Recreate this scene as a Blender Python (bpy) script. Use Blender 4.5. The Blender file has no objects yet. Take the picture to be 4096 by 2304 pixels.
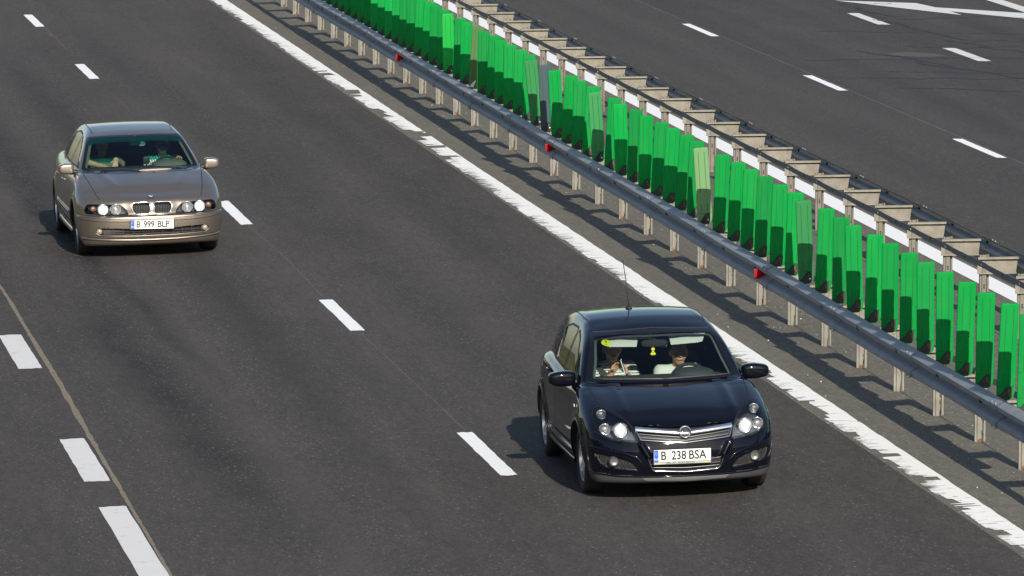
SUN, SKY, EXPO = 4.2, .085, .62
import bpy, bmesh, math, random
import numpy as np
from mathutils import Matrix, Vector

SC = bpy.context.scene
COL = SC.collection
rnd = random.Random(11)
PI = math.pi


# ------------------------------------------------------------------ objects
def tag(o, label=None, cat=None, group=None, kind=None):
    if label: o['label'] = label
    if cat: o['category'] = cat
    if group: o['group'] = group
    if kind: o['kind'] = kind
    return o


def thing(name, label, cat, loc=(0, 0, 0), rot=None, group=None):
    o = bpy.data.objects.new(name, None)
    o.empty_display_size = 0.1
    COL.objects.link(o)
    o.location = loc
    if rot is not None: o.rotation_euler = rot
    return tag(o, label, cat, group)


def obj(name, verts, faces, mats, parent=None, midx=None, smooth=False, normals=None):
    me = bpy.data.meshes.new(name)
    if isinstance(verts, np.ndarray): verts = verts.tolist()
    if isinstance(faces, np.ndarray): faces = faces.tolist()
    me.from_pydata(verts, [], faces)
    if not isinstance(mats, (list, tuple)): mats = [mats]
    for m in mats: me.materials.append(m)
    if midx is not None:
        me.polygons.foreach_set('material_index', np.asarray(midx, dtype=np.int32))
    if smooth:
        me.polygons.foreach_set('use_smooth', np.ones(len(me.polygons), dtype=bool))
    me.update()
    if normals is not None:
        me.normals_split_custom_set_from_vertices([tuple(n) for n in normals])
    o = bpy.data.objects.new(name, me)
    COL.objects.link(o)
    if parent is not None: o.parent = parent
    return o


class MB:
    """collects simple shapes and links them as ONE mesh object"""
    def __init__(s): s.v, s.f, s.m = [], [], []

    def add(s, v, f, mi=0):
        b = len(s.v)
        s.v += [tuple(map(float, p)) for p in v]
        s.f += [tuple(int(i) + b for i in q) for q in f]
        s.m += [mi] * len(f)
        return s

    def box(s, lo, hi, mi=0, bev=0.0):
        if bev <= 0:
            (a, b, c), (d, e, g) = lo, hi
            v = [(a, b, c), (d, b, c), (d, e, c), (a, e, c), (a, b, g), (d, b, g), (d, e, g), (a, e, g)]
            f = [(0, 3, 2, 1), (4, 5, 6, 7), (0, 1, 5, 4), (1, 2, 6, 5), (2, 3, 7, 6), (3, 0, 4, 7)]
            return s.add(v, f, mi)
        bm = bmesh.new()
        bmesh.ops.create_cube(bm, size=1)
        for w in bm.verts:
            w.co = Vector([(lo[i] + hi[i]) / 2 + w.co[i] * (hi[i] - lo[i]) for i in range(3)])
        bmesh.ops.bevel(bm, geom=bm.edges[:], offset=bev, segments=2, affect='EDGES', profile=0.5)
        return s.bm(bm, mi)

    def bm(s, bm, mi=0):
        bm.verts.index_update()
        s.add([w.co[:] for w in bm.verts], [[w.index for w in f.verts] for f in bm.faces], mi)
        bm.free()
        return s

    def prism(s, poly, lo, hi, axis, mi=0):
        """polygon (two coordinates) extruded along axis from lo to hi"""
        n = len(poly)
        def p(q, t):
            return {0: (t, q[0], q[1]), 1: (q[0], t, q[1]), 2: (q[0], q[1], t)}[axis]
        v = [p(q, lo) for q in poly] + [p(q, hi) for q in poly]
        f = [tuple(range(n - 1, -1, -1)), tuple(range(n, 2 * n))]
        f += [(i, (i + 1) % n, n + (i + 1) % n, n + i) for i in range(n)]
        return s.add(v, f, mi)

    def sheet(s, prof, lo, hi, axis, t, mi=0):
        """open profile thickened by t and extruded"""
        P = np.array(prof, float)
        d = np.gradient(P, axis=0)
        nrm = np.stack([-d[:, 1], d[:, 0]], 1)
        nrm /= np.linalg.norm(nrm, axis=1)[:, None] + 1e-9
        Q = P + nrm * t
        return s.prism([tuple(q) for q in P] + [tuple(q) for q in Q[::-1]], lo, hi, axis, mi)

    def lathe(s, prof, c, axis, n=24, mi=0, closed=False):
        """prof: list of (axial, radius)"""
        m = len(prof)
        v = []
        for i in range(n):
            a = 2 * PI * i / n
            for (h, r) in prof:
                if axis == 0: v.append((c[0] + h, c[1] + r * math.cos(a), c[2] + r * math.sin(a)))
                elif axis == 1: v.append((c[0] + r * math.cos(a), c[1] + h, c[2] + r * math.sin(a)))
                else: v.append((c[0] + r * math.cos(a), c[1] + r * math.sin(a), c[2] + h))
        f = []
        for i in range(n):
            j = (i + 1) % n
            for k in range(m if closed else m - 1):
                l = (k + 1) % m
                f.append((i * m + k, j * m + k, j * m + l, i * m + l))
        return s.add(v, f, mi)

    def tube(s, pts, r, n=8, mi=0):
        P = [Vector(p) for p in pts]
        rings = []
        up = Vector((0, 0, 1))
        for i, p in enumerate(P):
            d = (P[min(i + 1, len(P) - 1)] - P[max(i - 1, 0)]).normalized()
            a = d.cross(up)
            if a.length < 1e-3: a = d.cross(Vector((1, 0, 0)))
            a.normalize(); b = d.cross(a)
            rr = r[i] if isinstance(r, (list, tuple)) else r
            rings.append([p + a * rr * math.cos(2 * PI * k / n) + b * rr * math.sin(2 * PI * k / n) for k in range(n)])
        v = [q for g in rings for q in g]
        f = [(i * n + k, i * n + (k + 1) % n, (i + 1) * n + (k + 1) % n, (i + 1) * n + k)
             for i in range(len(P) - 1) for k in range(n)]
        f += [tuple(range(n - 1, -1, -1)), tuple((len(P) - 1) * n + k for k in range(n))]
        return s.add(v, f, mi)

    def ell(s, c, r, e=1.0, nu=20, nv=12, mi=0, rot=None):
        """superellipsoid; e<1 boxier"""
        sg = lambda t, p: math.copysign(abs(t) ** p, t)
        v = []; f = []
        for j in range(nv + 1):
            t = -PI / 2 + PI * j / nv
            for i in range(nu):
                a = 2 * PI * i / nu
                q = Vector((r[0] * sg(math.cos(t), e) * sg(math.cos(a), e), r[1] * sg(math.cos(t), e) * sg(math.sin(a), e), r[2] * sg(math.sin(t), e)))
                if rot: q = rot @ q
                v.append((c[0] + q.x, c[1] + q.y, c[2] + q.z))
        for j in range(nv):
            for i in range(nu):
                k = (i + 1) % nu
                f.append((j * nu + i, j * nu + k, (j + 1) * nu + k, (j + 1) * nu + i))
        return s.add(v, f, mi)

    def build(s, name, mats, parent=None, smooth=False, angle=None):
        o = obj(name, s.v, s.f, mats, parent, s.m, smooth or angle is not None)
        if angle is not None:
            o.data.set_sharp_from_angle(angle=math.radians(angle))
        return o


def copy_tree(o, parent=None):
    c = o.copy()
    COL.objects.link(c)
    if parent is not None: c.parent = parent
    for ch in list(o.children): copy_tree(ch, c)
    return c


# ------------------------------------------------------------------ materials
def mat(name, col, rough=0.5, metal=0.0, spec=0.5, coat=0.0, emit=None, estr=0.0, var=0.0, vscale=8.0, bump=0.0, bscale=200.0):
    m = bpy.data.materials.new(name); m.use_nodes = True
    n = m.node_tree.nodes; l = m.node_tree.links; b = n['Principled BSDF']
    b.inputs['Base Color'].default_value = (*col, 1)
    b.inputs['Roughness'].default_value = rough
    b.inputs['Metallic'].default_value = metal
    b.inputs['Specular IOR Level'].default_value = spec
    b.inputs['Coat Weight'].default_value = coat
    b.inputs['Coat Roughness'].default_value = 0.03
    if emit:
        b.inputs['Emission Color'].default_value = (*emit, 1)
        b.inputs['Emission Strength'].default_value = estr
    if var or bump:
        tc = n.new('ShaderNodeTexCoord')
    if var:
        nz = n.new('ShaderNodeTexNoise'); nz.inputs['Scale'].default_value = vscale; nz.inputs['Detail'].default_value = 6
        nz.inputs['Roughness'].default_value = 0.65
        l.new(tc.outputs['Object'], nz.inputs['Vector'])
        cr = n.new('ShaderNodeMapRange')
        cr.inputs['From Min'].default_value = 0.3; cr.inputs['From Max'].default_value = 0.7
        cr.inputs['To Min'].default_value = 1 - var; cr.inputs['To Max'].default_value = 1 + var
        l.new(nz.outputs['Fac'], cr.inputs['Value'])
        mx = n.new('ShaderNodeVectorMath'); mx.operation = 'SCALE'
        mx.inputs[0].default_value = col
        l.new(cr.outputs['Result'], mx.inputs['Scale'])
        l.new(mx.outputs['Vector'], b.inputs['Base Color'])
    if bump:
        nb = n.new('ShaderNodeTexNoise'); nb.inputs['Scale'].default_value = bscale; nb.inputs['Detail'].default_value = 3
        l.new(tc.outputs['Object'], nb.inputs['Vector'])
        bp = n.new('ShaderNodeBump'); bp.inputs['Strength'].default_value = bump; bp.inputs['Distance'].default_value = 0.01
        l.new(nb.outputs['Fac'], bp.inputs['Height']); l.new(bp.outputs['Normal'], b.inputs['Normal'])
    return m


def glass(name, tint, ior=1.5, rough=0.0, tintfilm=None):
    """thin sheet of glass: clear or tinted, with its true reflection"""
    m = bpy.data.materials.new(name); m.use_nodes = True
    n = m.node_tree.nodes; l = m.node_tree.links; n.clear()
    out = n.new('ShaderNodeOutputMaterial'); mx = n.new('ShaderNodeMixShader')
    t = n.new('ShaderNodeBsdfTransparent'); t.inputs['Color'].default_value = (*tint, 1)
    g = n.new('ShaderNodeBsdfGlossy'); g.inputs['Roughness'].default_value = rough
    fr = n.new('ShaderNodeFresnel'); fr.inputs['IOR'].default_value = ior
    src = t.outputs['BSDF']
    if tintfilm:                                   # printed sun band: part of the light is scattered by the film
        df = n.new('ShaderNodeBsdfDiffuse'); df.inputs['Color'].default_value = (*tintfilm[0], 1)
        m2 = n.new('ShaderNodeMixShader'); m2.inputs['Fac'].default_value = tintfilm[1]
        l.new(src, m2.inputs[1]); l.new(df.outputs['BSDF'], m2.inputs[2]); src = m2.outputs['Shader']
    l.new(fr.outputs['Fac'], mx.inputs['Fac']); l.new(src, mx.inputs[1]); l.new(g.outputs['BSDF'], mx.inputs[2])
    l.new(mx.outputs['Shader'], out.inputs['Surface'])
    return m


# ------------------------------------------------------------------ implicit surfaces
def curve(xs, ys):
    """smooth monotone cubic through the points -> function (dense table)"""
    x = np.array(xs, float); y = np.array(ys, float)
    h = np.diff(x); d = np.diff(y) / h
    m = np.zeros(len(x)); m[0] = d[0]; m[-1] = d[-1]
    for i in range(1, len(x) - 1):
        if d[i - 1] * d[i] > 0:
            w1 = 2 * h[i] + h[i - 1]; w2 = h[i] + 2 * h[i - 1]
            m[i] = (w1 + w2) / (w1 / d[i - 1] + w2 / d[i])
    X = np.linspace(x[0], x[-1], 600)
    k = np.clip(np.searchsorted(x, X) - 1, 0, len(h) - 1)
    t = (X - x[k]) / h[k]
    Y = (y[k] * (1 + 2 * t) * (1 - t) ** 2 + h[k] * m[k] * t * (1 - t) ** 2 + y[k + 1] * t * t * (3 - 2 * t) + h[k] * m[k + 1] * t * t * (t - 1))
    return lambda q: np.interp(q, X, Y)


def smax(a, b, k):
    h = np.clip(0.5 + 0.5 * (a - b) / k, 0, 1)
    return b + (a - b) * h + k * h * (1 - h)


def smin(a, b, k): return -smax(-a, -b, k)


def sstep(a, b, x):
    t = np.clip((x - a) / (b - a), 0, 1)
    return t * t * (3 - 2 * t)


def poly_sd(px, pz, poly):
    """signed distance to a closed 2-D polygon (negative inside)"""
    P = np.array(poly, float); d2 = np.full(np.shape(px), 1e9); ins = np.zeros(np.shape(px), bool)
    n = len(P)
    for i in range(n):
        a = P[i]; b = P[(i + 1) % n]; e = b - a
        wx = px - a[0]; wz = pz - a[1]
        t = np.clip((wx * e[0] + wz * e[1]) / (e @ e + 1e-12), 0, 1)
        d2 = np.minimum(d2, (wx - e[0] * t) ** 2 + (wz - e[1] * t) ** 2)
        c = ((a[1] > pz) != (b[1] > pz)) & (px < (b[0] - a[0]) * (pz - a[1]) / (b[1] - a[1] + 1e-15) + a[0])
        ins ^= c
    d = np.sqrt(d2)
    return np.where(ins, -d, d)


def nets(F, o, h):
    """naive surface nets: grid of values -> vertices, quads"""
    S = F < 0
    cnt = np.zeros(tuple(np.array(F.shape) - 1), np.int8)
    for i in (0, 1):
        for j in (0, 1):
            for k in (0, 1):
                cnt += S[i:F.shape[0] - 1 + i, j:F.shape[1] - 1 + j, k:F.shape[2] - 1 + k]
    mix = (cnt > 0) & (cnt < 8)
    idx = np.argwhere(mix)
    vid = np.full(mix.shape, -1, np.int64); vid[mix] = np.arange(len(idx))
    cor = [(i, j, k) for i in (0, 1) for j in (0, 1) for k in (0, 1)]
    val = np.stack([F[idx[:, 0] + c[0], idx[:, 1] + c[1], idx[:, 2] + c[2]] for c in cor], 1)
    acc = np.zeros((len(idx), 3)); n = np.zeros(len(idx))
    for a in range(8):
        for b in range(a + 1, 8):
            if sum(abs(cor[a][q] - cor[b][q]) for q in range(3)) != 1: continue
            va, vb = val[:, a], val[:, b]; m = (va < 0) != (vb < 0)
            t = np.where(m, va / np.where(m, va - vb, 1), 0)
            acc += np.where(m[:, None], np.array(cor[a]) + t[:, None] * (np.array(cor[b]) - np.array(cor[a])), 0); n += m
    V = o + (idx + acc / n[:, None]) * h
    Q = []
    for ax in range(3):
        u, w = (ax + 1) % 3, (ax + 2) % 3
        sl0 = [slice(None)] * 3; sl1 = [slice(None)] * 3
        sl0[ax] = slice(0, -1); sl1[ax] = slice(1, None)
        A = S[tuple(sl0)]; B = S[tuple(sl1)]
        e = np.argwhere(A != B)
        e = e[(e[:, u] > 0) & (e[:, w] > 0) & (e[:, u] < F.shape[u] - 1) & (e[:, w] < F.shape[w] - 1)]
        ins = A[e[:, 0], e[:, 1], e[:, 2]]
        q = []
        for du, dw in ((0, 0), (-1, 0), (-1, -1), (0, -1)):
            c = e.copy(); c[:, u] += du; c[:, w] += dw
            q.append(vid[c[:, 0], c[:, 1], c[:, 2]])
        q = np.stack(q, 1)
        q = np.where(ins[:, None], q[:, ::1], q[:, ::-1])
        Q.append(q)
    return V, np.concatenate(Q)


def grad(f, V, e=1e-3):
    g = np.zeros_like(V)
    for i in range(3):
        d = np.zeros(3); d[i] = e
        p = V + d; q = V - d
        g[:, i] = (f(p[:, 0], p[:, 1], p[:, 2]) - f(q[:, 0], q[:, 1], q[:, 2])) / (2 * e)
    return g


def sdf_mesh(f, lo, hi, h, it=3):
    ax = [np.arange(lo[i], hi[i] + h, h) for i in range(3)]
    F = f(ax[0][:, None, None], ax[1][None, :, None], ax[2][None, None, :])
    V, Q = nets(F, np.array(lo, float), h)
    for _ in range(it):
        g = grad(f, V); v = f(V[:, 0], V[:, 1], V[:, 2])
        st = -g * (v / ((g * g).sum(1) + 1e-6))[:, None]
        L = np.linalg.norm(st, axis=1)
        V = V + st * np.minimum(1, 0.7 * h / (L + 1e-9))[:, None]
    g = grad(f, V)
    N = g / (np.linalg.norm(g, axis=1)[:, None] + 1e-9)
    return V, Q, N


def sub(V, Q, N, keep):
    """sub-mesh of the kept faces"""
    q = Q[keep]
    u, inv = np.unique(q, return_inverse=True)
    return V[u], inv.reshape(q.shape), N[u]


class Blob:
    """a figure grown from tapered bones on a grid: one continuous surface"""
    def __init__(s, lo, hi, h):
        s.lo = np.array(lo, float); s.h = h
        s.n = np.ceil((np.array(hi) - s.lo) / h).astype(int) + 1
        s.F = np.full(tuple(s.n), 0.3, np.float32)

    def _win(s, lo, hi):
        a = np.clip(np.floor((lo - s.lo) / s.h).astype(int), 0, s.n); b = np.clip(np.ceil((hi - s.lo) / s.h).astype(int) + 1, 0, s.n)
        g = [s.lo[i] + s.h * np.arange(a[i], b[i]) for i in range(3)]
        return tuple(slice(a[i], b[i]) for i in range(3)), g

    def bone(s, a, b, ra, rb, k=0.02, flat=None):
        a = np.array(a, float); b = np.array(b, float); R = max(ra, rb) + k + 2 * s.h
        if flat: R *= max(flat)
        w, g = s._win(np.minimum(a, b) - R, np.maximum(a, b) + R)
        X, Y, Z = g[0][:, None, None], g[1][None, :, None], g[2][None, None, :]
        e = b - a; L = e @ e + 1e-12
        t = np.clip(((X - a[0]) * e[0] + (Y - a[1]) * e[1] + (Z - a[2]) * e[2]) / L, 0, 1)
        fx, fy, fz = flat or (1, 1, 1)
        d = np.sqrt(((X - a[0] - e[0] * t) / fx) ** 2 + ((Y - a[1] - e[1] * t) / fy) ** 2 + ((Z - a[2] - e[2] * t) / fz) ** 2) - (ra + (rb - ra) * t)
        s.F[w] = smin(s.F[w], d, k)
        return s

    def chain(s, pts, rad, k=0.02, flat=None):
        for i in range(len(pts) - 1): s.bone(pts[i], pts[i + 1], rad[i], rad[i + 1], k, flat)
        return s

    def build(s, name, m, parent=None):
        V, Q = nets(s.F, s.lo, s.h)
        # relax a little
        for _ in range(2):
            acc = np.zeros_like(V); c = np.zeros(len(V))
            for i in range(4):
                np.add.at(acc, Q[:, i], V[Q[:, (i + 1) % 4]] + V[Q[:, (i + 3) % 4]]); np.add.at(c, Q[:, i], 2)
            V = 0.5 * V + 0.5 * acc / np.maximum(c, 1)[:, None]
        return obj(name, V, Q, m, parent, smooth=True)


def text_mesh(name, s, size, m, parent, mtx, sx=1.0, align='CENTER', depth=0.001, bold=0.0):
    cu = bpy.data.curves.new(name, 'FONT'); cu.body = s; cu.size = size; cu.align_x = align; cu.align_y = 'CENTER'
    cu.extrude = depth; cu.resolution_u = 4; cu.offset = bold
    o = bpy.data.objects.new(name, cu); COL.objects.link(o)
    bpy.context.view_layer.update()
    me = bpy.data.meshes.new_from_object(o.evaluated_get(bpy.context.evaluated_depsgraph_get()))
    bpy.data.objects.remove(o); bpy.data.curves.remove(cu)
    me.transform(mtx @ Matrix.Diagonal((sx, 1, 1, 1)))
    me.materials.clear(); me.materials.append(m)
    r = bpy.data.objects.new(name, me); COL.objects.link(r); r.parent = parent
    return r
# ------------------------------------------------------------------ camera, sky, sun
CF, CPSI, CTH, CRO, CH = 28004.0255, .13983, .10791, -.00023, 8.67055
SL, SR, XB = .02651, .01614, 13.6273


def gz(x): return SL * (x - XB) if x < XB else -SR * (x - XB)


def camera():
    d = Vector((math.sin(CPSI) * math.cos(CTH), math.cos(CPSI) * math.cos(CTH), -math.sin(CTH)))
    r = Vector((math.cos(CPSI), -math.sin(CPSI), 0)); u = r.cross(d)
    c, s = math.cos(CRO), math.sin(CRO)
    r, u = c * r + s * u, c * u - s * r
    cam = bpy.data.cameras.new('camera'); o = bpy.data.objects.new('camera', cam); COL.objects.link(o)
    M = Matrix((r, u, -d)).transposed().to_4x4(); M.translation = (0, 0, CH)
    o.matrix_world = M
    cam.sensor_width = 36; cam.lens = CF / 4096 * 36; cam.clip_start = 1; cam.clip_end = 6000
    SC.camera = o


camera()
SUN_DIR = Vector((-.112, 1.885, -.963)).normalized()
w = bpy.data.worlds.new('World'); SC.world = w; w.use_nodes = True
nt = w.node_tree; sky = nt.nodes.new('ShaderNodeTexSky'); sky.sky_type = 'NISHITA'; sky.sun_disc = False
sky.sun_elevation = math.asin(-SUN_DIR.z); sky.sun_rotation = math.atan2(-SUN_DIR.x, -SUN_DIR.y)
sky.dust_density = 1.0; sky.air_density = 1.0
bg = nt.nodes['Background']; nt.links.new(sky.outputs['Color'], bg.inputs['Color']); bg.inputs['Strength'].default_value = SKY
ld = bpy.data.lights.new('sun', 'SUN'); ld.energy = SUN; ld.angle = math.radians(.5); ld.color = (1, .93, .82)
lo = bpy.data.objects.new('sun', ld); COL.objects.link(lo); lo.rotation_euler = SUN_DIR.to_track_quat('-Z', 'Y').to_euler()
SC.view_settings.view_transform = 'Standard'; SC.view_settings.look = 'None'; SC.view_settings.gamma = 1
SC.view_settings.use_curve_mapping = False; SC.view_settings.exposure = EXPO


# ------------------------------------------------------------------ asphalt
def asphalt(name, c1, c2, grain=.35, speck=.22, streak=.12, skids=()):
    m = bpy.data.materials.new(name); m.use_nodes = True
    n = m.node_tree.nodes; l = m.node_tree.links; b = n['Principled BSDF']
    b.inputs['Roughness'].default_value = .82; b.inputs['Specular IOR Level'].default_value = .15
    tc = n.new('ShaderNodeTexCoord')

    def noise(scale, det, rough, vec=(1, 1, 1)):
        mp = n.new('ShaderNodeMapping'); mp.inputs['Scale'].default_value = vec
        l.new(tc.outputs['Object'], mp.inputs['Vector'])
        z = n.new('ShaderNodeTexNoise'); z.inputs['Scale'].default_value = scale; z.inputs['Detail'].default_value = det
        z.inputs['Roughness'].default_value = rough
        l.new(mp.outputs['Vector'], z.inputs['Vector']); return z.outputs['Fac']

    def rng(v, a, bb, c, d):
        q = n.new('ShaderNodeMapRange'); q.inputs['From Min'].default_value = a; q.inputs['From Max'].default_value = bb
        q.inputs['To Min'].default_value = c; q.inputs['To Max'].default_value = d
        l.new(v, q.inputs['Value']); return q.outputs['Result']

    def mth(op, a, bb):
        q = n.new('ShaderNodeMath'); q.operation = op
        for i, t in enumerate((a, bb)):
            if isinstance(t, (int, float)): q.inputs[i].default_value = t
            else: l.new(t, q.inputs[i])
        return q.outputs[0]
    blot = rng(noise(.9, 6, .6, (1, .35, 1)), .32, .68, 0, 1)
    mx = n.new('ShaderNodeMix'); mx.data_type = 'RGBA'
    mx.inputs['A'].default_value = (*c1, 1); mx.inputs['B'].default_value = (*c2, 1)
    l.new(blot, mx.inputs['Factor'])
    g1 = rng(noise(34, 5, .85, (1, .4, 1)), .25, .75, 1 - grain, 1 + grain)
    g2 = rng(noise(11, 4, .75, (1, .25, 1)), .3, .7, 1 - grain * .28, 1 + grain * .28)
    st = rng(noise(1.6, 3, .5, (1, .035, 1)), .3, .7, 1 - streak, 1 + streak * .7)
    f = mth('MULTIPLY', mth('MULTIPLY', g1, g2), st)
    sep = n.new('ShaderNodeSeparateXYZ'); l.new(tc.outputs['Object'], sep.inputs[0])
    for (xc, xw, y0, y1, k, slope) in skids:          # rubber left on the lanes
        wob = mth('ADD', sep.outputs['X'], mth('MULTIPLY', mth('SUBTRACT', noise(.35, 3, .6), .5), .5))
        wob = mth('ADD', wob, mth('MULTIPLY', mth('SUBTRACT', sep.outputs['Y'], y0), slope))
        e = mth('DIVIDE', mth('SUBTRACT', wob, xc), xw)
        ga = mth('POWER', 2.718, mth('MULTIPLY', mth('MULTIPLY', e, e), -1))
        yy = n.new('ShaderNodeMapRange'); yy.interpolation_type = 'SMOOTHSTEP'
        yy.inputs['From Min'].default_value = y0; yy.inputs['From Max'].default_value = y0 + (y1 - y0) * .4
        l.new(sep.outputs['Y'], yy.inputs['Value'])
        y2 = n.new('ShaderNodeMapRange'); y2.interpolation_type = 'SMOOTHSTEP'
        y2.inputs['From Min'].default_value = y1; y2.inputs['From Max'].default_value = y1 - (y1 - y0) * .3
        l.new(sep.outputs['Y'], y2.inputs['Value'])
        a = mth('MULTIPLY', mth('MULTIPLY', ga, yy.outputs[0]), mth('MULTIPLY', y2.outputs[0], rng(noise(2.2, 4, .6, (1, .3, 1)), .3, .7, .5, 1)))
        f = mth('MULTIPLY', f, mth('SUBTRACT', 1, mth('MULTIPLY', a, k)))
    sc = n.new('ShaderNodeVectorMath'); sc.operation = 'SCALE'
    l.new(mx.outputs['Result'], sc.inputs[0]); l.new(f, sc.inputs['Scale'])
    # bright stone chips
    mp = n.new('ShaderNodeMapping'); mp.inputs['Scale'].default_value = (1, .55, 1); l.new(tc.outputs['Object'], mp.inputs['Vector'])
    vo = n.new('ShaderNodeTexVoronoi'); vo.inputs['Scale'].default_value = 44; l.new(mp.outputs['Vector'], vo.inputs['Vector'])
    sepc = n.new('ShaderNodeSeparateColor'); l.new(vo.outputs['Color'], sepc.inputs[0])
    chip = mth('MULTIPLY', mth('LESS_THAN', vo.outputs['Distance'], mth('MULTIPLY', sepc.outputs[2], .5)), mth('GREATER_THAN', sepc.outputs[0], .78))
    m2 = n.new('ShaderNodeMix'); m2.data_type = 'RGBA'
    l.new(mth('MULTIPLY', chip, mth('MULTIPLY', sepc.outputs[1], .8)), m2.inputs['Factor']); l.new(sc.outputs['Vector'], m2.inputs['A'])
    m2.inputs['B'].default_value = (speck, speck * .97, speck * .93, 1)
    l.new(m2.outputs['Result'], b.inputs['Base Color'])
    bp = n.new('ShaderNodeBump'); bp.inputs['Strength'].default_value = .5; bp.inputs['Distance'].default_value = .008
    l.new(g1, bp.inputs['Height']); l.new(bp.outputs['Normal'], b.inputs['Normal'])
    return m


M_ROADL = asphalt('asphalt_left', (.058, .052, .0487), (.067, .0592, .0545), .55, .22, .14,
                  [(6.55, .34, 56, 84, .55, .008), (6.7, .28, 74, 128, .45, 0), (8.0, .28, 56, 126, .36, 0), (9.95, .36, 50, 128, .2, 0), (11.6, .36, 50, 128, .18, 0), (7.3, .12, 66, 100, .4, .03)])
M_MED = asphalt('asphalt_median', (.122, .114, .095), (.142, .131, .108), .5, .42, .08)
M_ROADR = asphalt('asphalt_right', (.058, .0525, .0495), (.065, .0578, .0535), .48, .21, .12)
M_ROADR2 = asphalt('asphalt_right_slow_lane', (.051, .047, .0465), (.059, .0532, .0505), .44, .2, .16)
M_SHO = asphalt('asphalt_verge', (.1, .09, .07), (.12, .105, .08), .3, .25, .05)


def strip(name, x0, x1, y0, y1, m, dz=0.0, kind='structure', parent=None):
    xs = [x0] + ([XB] if x0 < XB < x1 else []) + [x1]
    v = []; f = []
    for y in (y0, y1):
        for x in xs: v.append((x, y, gz(x) + dz))
    n = len(xs)
    for i in range(n - 1): f.append((i, i + 1, n + i + 1, n + i))
    o = obj(name, v, f, m, parent)
    return tag(o, kind=kind)


M_FIELD = mat('dry_field', (.15, .125, .045), .95)
_n = M_FIELD.node_tree.nodes; _l = M_FIELD.node_tree.links
_t = _n.new('ShaderNodeTexCoord'); _m = _n.new('ShaderNodeMapping'); _m.inputs['Scale'].default_value = (.06, .006, 1); _z = _n.new('ShaderNodeTexNoise'); _z.inputs['Scale'].default_value = 1; _z.inputs['Detail'].default_value = 3
_c = _n.new('ShaderNodeValToRGB'); _e = _c.color_ramp.elements; _c.color_ramp.interpolation = 'CONSTANT'
_e[0].position = 0; _e[0].color = (.035, .06, .015, 1); _e[1].position = .44; _e[1].color = (.2, .17, .03, 1)
for _p, _k in ((.5, (.07, .09, .025, 1)), (.55, (.24, .19, .06, 1)), (.6, (.05, .075, .02, 1)), (.66, (.15, .12, .06, 1))):
    _q = _e.new(_p); _q.color = _k
_l.new(_t.outputs['Object'], _m.inputs['Vector']); _l.new(_m.outputs['Vector'], _z.inputs['Vector']); _l.new(_z.outputs['Fac'], _c.inputs['Fac']); _l.new(_c.outputs['Color'], _n['Principled BSDF'].inputs['Base Color'])
o = obj('ground', [(-3000, -3000, -1.2), (3000, -3000, -1.2), (3000, 4000, -1.2), (-3000, 4000, -1.2)], [(0, 1, 2, 3)], M_FIELD)
tag(o, kind='structure')
Y0, Y1 = -40, 700
strip('road', 1.4, 12.53, Y0, Y1, M_ROADL)
strip('median_strip', 12.53, 17.02, Y0, Y1, M_MED)
strip('road', 17.02, 20.585, Y0, Y1, M_ROADR)
strip('road', 20.585, 27.45, Y0, Y1, M_ROADR2)
strip('road_shoulder', 27.45, 28.35, Y0, Y1, M_SHO)
M_VERGE = mat('verge_soil', (.22, .15, .06), .95, var=.4, vscale=4)
o = obj('verge', [(28.35, Y0, gz(28.35)), (36, Y0, -1.15), (36, Y1, -1.15), (28.35, Y1, gz(28.35))], [(0, 1, 2, 3)], M_VERGE); tag(o, kind='structure')
o = obj('verge', [(1.4, Y0, gz(1.4)), (1.4, Y1, gz(1.4)), (-5, Y1, -1.15), (-5, Y0, -1.15)], [(0, 1, 2, 3)], M_VERGE); tag(o, kind='structure')

# dry grass at the edge of the far shoulder
g = MB()
for i in range(2600):
    x = 28.3 + abs(rnd.gauss(0, .7)); y = rnd.uniform(122, 140); z = gz(28.35) - max(0, x - 28.35) * .12
    hgt = rnd.uniform(.06, .28); a = rnd.uniform(0, 2 * PI); wd = rnd.uniform(.004, .01); le = rnd.uniform(.02, .2)
    dx, dy = math.cos(a), math.sin(a)
    p = [(x - dy * wd, y + dx * wd, z), (x + dy * wd, y - dx * wd, z),
         (x + dx * le * .4 + dy * wd * .7, y + dy * le * .4 - dx * wd * .7, z + hgt * .6), (x + dx * le * .4 - dy * wd * .7, y + dy * le * .4 + dx * wd * .7, z + hgt * .6),
         (x + dx * le, y + dy * le, z + hgt)]
    g.add(p, [(0, 1, 2, 3), (3, 2, 4)], rnd.choice((0, 0, 1)))
o = g.build('dry_grass', [mat('straw', (.42, .27, .07), .9), mat('green_grass', (.13, .15, .03), .9)])
tag(o, 'dry brown grass tufts along the far road shoulder', 'grass', kind='stuff')

# ------------------------------------------------------------------ painted lines
M_PAINT = mat('road_paint', (.8, .8, .8), .6, var=.06, vscale=25)


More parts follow.
